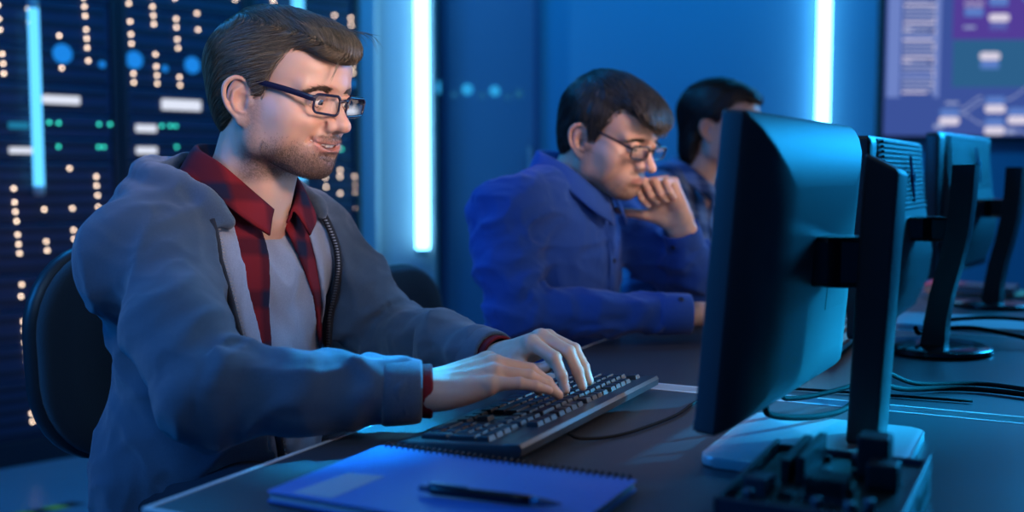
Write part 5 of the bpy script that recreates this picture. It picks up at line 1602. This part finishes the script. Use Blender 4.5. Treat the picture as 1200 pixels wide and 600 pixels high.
# hood lying round the neck
HD.u(p_chain(catmull([(.252, -.092, 1.000), (.222, -.104, 1.040), (.165, -.118, 1.062), (.105, -.100, 1.070), (.070, -.04, 1.070), (.068, .04, 1.070), (.105, .105, 1.066), (.175, .122, 1.058), (.235, .112, 1.035), (.262, .108, 1.005)], 3),
     list(np.interp(np.linspace(0, 1, 28), [0, .15, .3, .5, .7, .85, 1], [.007, .013, .021, .027, .021, .013, .007]))), .020)
HD.u(p_ell((.055, 0, 1.005), (.055, .120, .075)), .03)
HD.u(p_chain(catmull([(.232, -.122, .985), (.185, -.142, 1.018), (.125, -.138, 1.036), (.070, -.095, 1.040), (.042, 0, 1.035), (.070, .10, 1.036), (.130, .142, 1.034), (.19, .145, 1.020)], 3), list(np.interp(np.linspace(0, 1, 22), [0, .2, .5, .8, 1], [.004, .015, .020, .015, .006]))), .010)
HD.s(p_ell((.215, 0, 1.075), (.105, .080, .085)), .012)
fa = folds(.0065, (11, 11, 15), 3.0); fb = folds(.0035, (24, 24, 30), 8.0)
sfr = sleeve_folds(m1['SR'], m1['ER'], m1['WR'], .010, 80., 1.0); sfl = sleeve_folds(m1['SL'], m1['EL'], m1['WL'], .010, 80., 4.0)
def hd_disp(p):
    z = p[..., 2]
    return fa(p) * 1.15 + fb(p) * .7 + sfr(p) + sfl(p)
HD.disp = hd_disp
v, f = mesh_sdf(HD, (-.10, -.40, .508), (.60, .40, 1.14), .0042)
v = relax(v, f, 1, .4)
hoodie = obj_from('hoodie', v, f, HOOD, man1, True)
# ribbed cuffs, and the red shirt cuffs that show below them
for W_, E_ in ((m1['WR'], m1['ER']), (m1['WL'], m1['EL'])):
    a = np.array(lerp(E_, W_, .80)); b = np.array(lerp(E_, W_, .985)); ax = (b - a)
    M = Matrix.Translation(a) @ Vector(ax).to_track_quat('Z', 'Y').to_matrix().to_4x4()
    L = float(np.linalg.norm(ax)); bm = bm_new()
    prof = [(.030, 0), (.0425, .000), (.0445, .004), (.0440, L * .3), (.0425, L * .7), (.0405, L - .004), (.0385, L), (.034, L - .002), (.030, L * .5)]
    add_lathe(bm, prof, 40, M, cap=False); obj_bm('hoodie_cuff', bm, HOOD, hoodie, smooth=True)
    bm = bm_new(); add_lathe(bm, [(.028, L - .02), (.0335, L - .01), (.0345, L + .010), (.0335, L + .013), (.030, L + .012), (.029, L)], 36, M, cap=False)
    obj_bm('shirt_cuff', bm, FLAN, man1, smooth=True)
# zip on both edges
HD2 = Shape(); HD2.u(layer(.024, .016))
for tab, s in ((HZR, 1), (HZL, -1)):
    zs = np.linspace(1.005, .66, 26)
    q = np.stack([np.full(26, .27), yedge(tab, zs) + s * .004, zs], 1)
    p0 = on_surface(HD2, xf(T1M, q), (1, 0, 0), .004, 20)
    bm = bm_new(); add_tube(bm, [tuple(a) for a in p0], .0062, 8, flat=.6); zo = obj_bm('zip_tape', bm, ZIPT, hoodie, smooth=True)
    bm = bm_new()
    pp = catmull(p0, 6)
    for a in pp[::2]:
        M = Matrix.Translation(Vector(a) + Vector((.0035, s * .0055, 0)))
        add_box(bm, (-.0016, -.0022, -.0009), (.0016, .0022, .0009), 0, 1, M)
    obj_bm('zip_teeth', bm, ZIPM, zo)

# ------------------------------------------------------------------ the man in the blue shirt
M2O = dict(smile=0.0, open=0.0, jaw=1.0, nose=1.045, skin=(.62, .37, .27), stubble=.75, beardcol=(.06, .042, .032), neck=((-.030, 0, -.040), (-.075, 0, -.17)), beard_n=2200, eyeopen=.0026, eyez=-.003, gaze=(0, 22), browz=.0315, mz=.002, beard_len=.0022,
    glasses=dict(w=.050, h=.0265, x=.1125, z=.0125, gap=.018, th=.0024, rim=.0017, wrap=6, tilt=4, brow=True))
def m2_flow(p, n):
    top = ss(.30, .70, n[:, 2] + .5 * (p[:, 0] > .04))[:, None]
    x, y, z = p.T
    sd = np.stack([.15 - .8 * ss(.0, -.06, x), 0 * x, np.full(len(p), -1.0)], 1)
    tp = np.stack([np.full(len(p), 1.0), -.30 - 2.0 * y, -.25 - .5 * ss(.05, .11, x)], 1)
    return sd * (1 - top) + tp * top
def m2_extra(rs):
    out = []
    for k in range(26):
        t = np.linspace(0, 1, 9)[:, None]; y = -.045 + .08 * rs.rand()
        a = np.array([.085, y, .108]); b = np.array([.115, y - .004, .098]); c = np.array([.124 + .012 * rs.rand(), y - .008, .068 + .014 * rs.rand()])
        out.append((1 - t) ** 2 * a + 2 * t * (1 - t) * b + t * t * c)
    return out
M2O['hair'] = dict(side=.083, top=.092, back=.112, n=5200, len=.060, amp=.0012, groove=(12, 50, 50), tone=(.058, .047, .038), rad=.00062,
    vol=[((.020, 0, .106), (.085, .066, .030), (0, 10, 0))],
    fringe=[((.078, -.002, .098), (.045, .058, .015), (0, 27, 0)), ((.108, -.006, .080), (.022, .040, .006), (0, 40, 0))],
    flow=m2_flow, extra=m2_extra, lo=(-.15, -.12, -.10), hi=(.16, .12, .18), seed=21)
man2 = thing('person', 'man in glasses and royal blue button shirt, chin resting on his fist', 'person', W(-1.15, 2.07), TH)
M2H = hmat((.316, 0, 1.131), -14, 18, 0)
HS2 = head_shape(M2O)
MATS2 = dict(MATS1); MATS2.update(hair=pmat('hair_dark', (.024, .020, .017), .5), brow=pmat('brow_dark', (.04, .028, .02), .6), beard=pmat('beard_dark', (.05, .035, .025), .6), frame=pmat('frame_black', (.008, .008, .010), .3), iris=pmat('iris_brown', (.07, .04, .02), .2))
head_parts(man2, M2H, M2O, HS2, MATS2, .7)
m2 = dict(SR=(.165, -.185, .990), ER=(.225, -.232, .802), WR=(.528, -.050, .796), SL=(.235, .185, .985), EL=(.462, .190, .808), WL=(.446, .084, .968))
T2M = Matrix.Translation((.155, 0, 0)) @ Matrix.Rotation(math.radians(-6), 4, 'Z') @ Matrix.Translation((-.155 + .035, 0, 0)) @ Matrix.Translation((.13, 0, .55)) @ Matrix.Rotation(math.radians(2), 4, 'Y') @ Matrix.Translation((-.13, 0, -.55))
T2I = np.array(T2M.inverted())
def t2(p): return p @ T2I[:3, :3].T + T2I[:3, 3]
m2t = dict(d=1.0, w=.97, ab=.01)
RH2, RN2 = hand_shape(dict(index=(6, 14, 14, 8), middle=(1, 14, 14, 8), ring=(-5, 15, 14, 8), pinky=(-12, 15, 12, 8), thumb=[(.022, .020, -.010), (.052, .042, -.018), (.082, .052, -.020), (.106, .054, -.022)]))
LH2, LN2 = hand_shape(dict(index=(2, 74, 92, 42), middle=(0, 78, 94, 44), ring=(-2, 80, 94, 44), pinky=(-5, 80, 90, 42), thumb=[(.020, .022, -.012), (.046, .050, -.022), (.066, .078, -.024), (.082, .100, -.022)], thumb_up=(.9, 0, -.3)))
rh2, rn2 = place_hand(RH2, RN2, hmat(m2['WR'], 40, -5, 2))
Xh = Vector((-.46, -.14, .88)).normalized(); Zh = (Vector((.10, .97, .10)) - Xh * Vector((.10, .97, .10)).dot(Xh)).normalized(); Yh = Zh.cross(Xh)
ML = Matrix((Xh, Yh, Zh)).transposed().to_4x4(); ML.translation = Vector(m2['WL'])
lh2, ln2 = place_hand(LH2, LN2, ML, -1)
B2 = Shape()
B2.u(framed(HS2.prim(), M2H))
B2.u(p_cone(tuple(xf(M2H, np.array((-.030, 0, -.040)))), (.225, 0, 1.0), .057, .066), .02)
B2.u(framed(torso_shape(m2t, -.012).prim(), T2M), .03)
limb(B2, [m2['SR'], m2['ER'], lerp(m2['WR'], m2['ER'], .12)], [.046, .034, .022]); B2.u(rh2, .01)
limb(B2, [m2['SL'], m2['EL'], lerp(m2['WL'], m2['EL'], .12)], [.050, .040, .025]); B2.u(lh2, .01)
parts = [mesh_sdf(B2, (.10, -.14, .945), (.56, .18, 1.33), .0022), mesh_sdf(B2, (.50, -.14, .74), (.74, .12, .85), .0026), mesh_sdf(B2, (-.02, -.36, .515), (.50, .36, .99), .010)]
v, f = joined(parts)
Mi2 = np.array(M2H.inverted())
q = xf(Mi2, parts[0][0]); ishead = (HS2(q) < .004)[:, None]
hc = [np.where(ishead, skin_cols(q, M2O), nail_cols(hand_tint(parts[0][0], M2O), parts[0][0], ln2))]
hc += [nail_cols(hand_tint(parts[1][0], M2O), parts[1][0], rn2), hand_tint(parts[2][0], M2O)]
obj_from('body', v, f, SKIN, man2, True, cols=np.vstack(hc))
legs(man2, None, pmat('trousers_dark', (.02, .022, .03), .9), pmat('shoe_brown', (.03, .02, .015), .5), hip=(.13, .095, .595), knee=(.56, .12, .645), foot=(.60, .12, 0))
SHIRT = pmat('shirt_royal_blue', (.014, .066, .31), .82, spec=.2, bump=.25, bscale=1300, var=.10, vscale=300, sheen=.15)
BUT = pmat('button_navy', (.010, .012, .05), .35)
S2 = Shape(); S2.u(framed(torso_shape(m2t, .013, .012).prim(), T2M))
limb(S2, [(.165, -.172, .990), lerp(m2['SR'], m2['ER'], .5), m2['ER']], [.066, .064, .056], k=.035)
limb(S2, [m2['ER'], lerp(m2['ER'], m2['WR'], .45), lerp(m2['ER'], m2['WR'], .80)], [.052, .045, .038], k=.02)
limb(S2, [(.235, .172, .985), lerp(m2['SL'], m2['EL'], .5), m2['EL']], [.064, .060, .054], k=.035)
limb(S2, [m2['EL'], lerp(m2['EL'], m2['WL'], .45), lerp(m2['EL'], m2['WL'], .70)], [.053, .050, .040], k=.02)
S2.s(p_ell((.238, 0, 1.085), (.080, .070, .075)), .006)
S2.u(p_cone((.332, -.005, .985), (.342, -.012, .62), .006, .006), .012)      # placket ridge, sunk into the cloth
fa2 = folds(.0075, (12, 12, 20), 5.0); fb2 = folds(.0042, (28, 28, 34), 1.0)
sr2 = sleeve_folds(m2['SR'], m2['ER'], m2['WR'], .008, 95., 2.0); sl2 = sleeve_folds(m2['SL'], m2['EL'], m2['WL'], .008, 95., 6.0)
S2.disp = lambda p: fa2(p) * 1.0 + fb2(p) * .8 + sr2(p) + sl2(p)
v, f = mesh_sdf(S2, (-.06, -.36, .508), (.60, .36, 1.10), .0042)
v = relax(v, f, 1, .4)
shirt2 = obj_from('blue_shirt', v, f, SHIRT, man2, True)
# placket strip with buttons
S20 = Shape(); S20.u(framed(torso_shape(m2t, .013, .012).prim(), T2M))
rows = []
for yy in (-.018, -.010, .006, .014):
    zs = np.linspace(.985, .62, 14); rows.append([tuple(q) for q in on_surface(S20, np.stack([np.full(14, .33), np.full(14, yy), zs], 1), (1, 0, 0), .0055 + (.0015 if abs(yy + .002) < .01 else 0), 20)])
v, f = strip_mesh(rows, .0012); obj_from('placket', v, f, SHIRT, shirt2, True)
for zz in (.965, .890, .815, .755):
    q = on_surface(S20, [(.33, -.002, zz)], (1, 0, 0), .0095, 20)[0]
    bm = bm_new(); add_lathe(bm, [(.0008, .0006), (.0036, .0012), (.0052, .0016), (.0056, .0006), (.005, -.001)], 18, Matrix.Translation(q) @ Matrix.Rotation(math.radians(90), 4, 'Y')); obj_bm('button', bm, BUT, shirt2, smooth=True)
def dxz(l, dx, dz): return [(a + dx, b, c + dz) for a, b, c in l]
st2 = [(.318, -.010, 1.000), (.300, -.042, 1.018), (.262, -.064, 1.052), (.212, -.058, 1.074), (.182, 0, 1.082), (.212, .058, 1.074), (.262, .064, 1.052), (.300, .042, 1.018), (.318, .010, 1.000)]
fo2 = [(.328, -.010, 1.022), (.308, -.050, 1.044), (.262, -.074, 1.084), (.204, -.066, 1.110), (.168, 0, 1.118), (.204, .066, 1.110), (.262, .074, 1.084), (.308, .050, 1.044), (.328, .010, 1.022)]
fl2 = [(.350, -.036, .966), (.322, -.080, .996), (.264, -.098, 1.042), (.192, -.090, 1.070), (.150, 0, 1.076), (.192, .090, 1.070), (.264, .098, 1.042), (.322, .080, .996), (.350, .036, .966)]
v, f = strip_mesh([st2, [lerp(a, b, .55) for a, b in zip(st2, fo2)], fo2, [tuple(np.array(lerp(a, b, .45)) + np.array((0, 0, .004))) for a, b in zip(fo2, fl2)], fl2]); obj_from('collar', v, f, SHIRT, shirt2, True)
for W_, E_, n0 in ((m2['WR'], m2['ER'], .80), (m2['WL'], m2['EL'], .66)):
    a = np.array(lerp(E_, W_, n0 - .02)); b = np.array(lerp(E_, W_, .965 if n0 > .7 else .93)); ax = b - a
    M = Matrix.Translation(a) @ Vector(ax).to_track_quat('Z', 'Y').to_matrix().to_4x4(); L = float(np.linalg.norm(ax))
    bm = bm_new(); add_lathe(bm, [(.030, .002), (.0395, 0), (.0415, .003), (.0410, L * .5), (.0400, L - .003), (.0385, L), (.036, L - .001), (.032, L * .6)], 40, M, cap=False); cf = obj_bm('cuff', bm, SHIRT, shirt2, smooth=True)
    side = Vector((-.25, -1, .15)) if n0 < .7 else Vector((-.2, -1, .9))
    axv = Vector(ax).normalized(); sd = (side - axv * side.dot(axv)).normalized()
    bm = bm_new(); add_lathe(bm, [(.0008, .0006), (.0036, .0012), (.0052, .0016), (.0056, .0006), (.005, -.001)], 18, Matrix.Translation(Vector(a) + axv * L * .62 + sd * .0415) @ sd.to_track_quat('Z', 'Y').to_matrix().to_4x4()); obj_bm('button', bm, BUT, cf, smooth=True)

# ------------------------------------------------------------------ the woman in plaid
WO = dict(smile=0, open=0, jaw=.88, skin=(.60, .37, .28), stubble=0, eyeopen=.0040, gaze=(0, 12), browz=.034, nose=.97, mz=.003, ear=.92)
def wo_line(a): return np.interp(a, [0, 14, 28, 40, 52, 62, 70, 80, 100, 112, 122, 140, 180], [.096, .097, .092, .080, .055, .035, .028, .034, .034, -.02, -.085, -.115, -.120])
def wo_flow(p, n):
    x, y, z = p.T; t = ss(.5, .85, n[:, 2])[:, None]
    sd = np.stack([-.9 * ss(.02, -.04, -np.abs(x - .04)) - .5 * ss(.06, .0, np.abs(x - .05)), 0 * x, np.full(len(p), -1.0)], 1)
    tp = np.stack([np.full(len(p), -.35), np.sign(y) * 1.0, -.2 + 0 * x], 1)
    return sd * (1 - t) + tp * t
WO['hair'] = dict(side=.085, top=.093, back=.112, n=4200, len=.09, amp=.0012, groove=(40, 40, 9), tone=(.030, .020, .016), rad=.0006, line=wo_line,
    vol=[((-.045, 0, -.045), (.058, .074, .070), (0, 0, 0)), ((.020, 0, .105), (.080, .066, .032), (0, 6, 0))], fringe=[((.070, 0, .104), (.036, .050, .014), (0, 22, 0))], flow=wo_flow, lo=(-.16, -.13, -.16), hi=(.15, .13, .19), seed=31)
wom = thing('person', 'dark-haired woman in a dark plaid shirt, mostly hidden behind the nearest monitor', 'person', W(-1.10, 2.80), TH)
MWH = hmat((.292, 0, 1.178), 0, 6, 0, .97)
HSW = head_shape(WO)
MATSW = dict(MATS2); MATSW.update(hair=pmat('hair_black', (.018, .012, .010), .42))
head_parts(wom, MWH, WO, HSW, MATSW, .6)
w3 = dict(SR=(.17, -.160, .970), ER=(.29, -.225, .845), WR=(.580, -.105, .815), SL=(.19, .160, .970), EL=(.30, .225, .845), WL=(.570, .060, .818))
TWM = Matrix.Translation((.01, 0, 0)); wt = dict(d=.85, w=.88)
HPose = dict(index=(5, 30, 32, 12), middle=(1, 30, 30, 12), ring=(-4, 30, 26, 10), pinky=(-10, 26, 20, 8), thumb=[(.022, .020, -.010), (.052, .040, -.026), (.082, .044, -.034), (.104, .036, -.038)])
RH3, RN3 = hand_shape(HPose); LH3, LN3 = hand_shape(HPose)
rh3, rn3 = place_hand(RH3, RN3, hmat(w3['WR'], 24, -8, -4) @ Matrix.Scale(.92, 4)); lh3, ln3 = place_hand(LH3, LN3, hmat(w3['WL'], -16, -10, 4) @ Matrix.Scale(.92, 4), -1)
B3 = Shape(); B3.u(framed(HSW.prim(), MWH))
B3.u(p_cone(tuple(xf(MWH, np.array((-.028, 0, -.040)))), (.215, 0, 1.0), .047, .056), .02)
B3.u(framed(torso_shape(wt, -.012).prim(), TWM), .03)
limb(B3, [w3['SR'], w3['ER'], lerp(w3['WR'], w3['ER'], .12)], [.042, .034, .021]); B3.u(rh3, .01)
limb(B3, [w3['SL'], w3['EL'], lerp(w3['WL'], w3['EL'], .12)], [.042, .034, .021]); B3.u(lh3, .01)
parts = [mesh_sdf(B3, (.12, -.13, 1.0), (.45, .13, 1.36), .0026), mesh_sdf(B3, (.54, -.18, .735), (.79, .15, .87), .0026), mesh_sdf(B3, (-.02, -.34, .515), (.55, .34, 1.01), .011)]
v, f = joined(parts)
obj_from('body', v, f, SKIN, wom, True, cols=np.vstack([skin_cols(xf(np.array(MWH.inverted()), parts[0][0]), WO), nail_cols(hand_tint(parts[1][0], WO), parts[1][0], rn3 + ln3), hand_tint(parts[2][0], WO)]))
legs(wom, None, pmat('jeans_black', (.012, .013, .018), .9), pmat('shoe_dark', (.015, .014, .014), .5))
PLW = plaid_mat('plaid_navy', (.05, .08, .18), (.012, .018, .05), (.16, .22, .36), 13, (.2, .1, .3), light=(.75, .78, .82))
S3 = Shape(); S3.u(framed(torso_shape(wt, .018, .01).prim(), TWM))
for a, b, c in (('SR', 'ER', 'WR'), ('SL', 'EL', 'WL')):
    limb(S3, [w3[a], lerp(w3[a], w3[b], .5), w3[b]], [.062, .060, .054], k=.03); limb(S3, [w3[b], lerp(w3[b], w3[c], .45), lerp(w3[b], w3[c], .95)], [.052, .048, .038], k=.02)
S3.s(p_ell((.232, 0, 1.085), (.075, .064, .085)), .006)
S3.disp = folds(.0060, (12, 12, 18), 9.0)
v, f = mesh_sdf(S3, (-.06, -.34, .508), (.62, .34, 1.10), .0055); sw = obj_from('plaid_shirt', v, relax(v, f, 1, .4), f, None) if 0 else obj_from('plaid_shirt', relax(v, f, 1, .4), f, PLW, wom, True)
v, f = strip_mesh([[(a * .9 + .012, b * .92, c - .004) for a, b, c in L] for L in (st2, [lerp(a, b, .55) for a, b in zip(st2, fo2)], fo2, [lerp(a, b, .5) for a, b in zip(fo2, fl2)], fl2)]); obj_from('collar', v, f, PLW, sw, True)
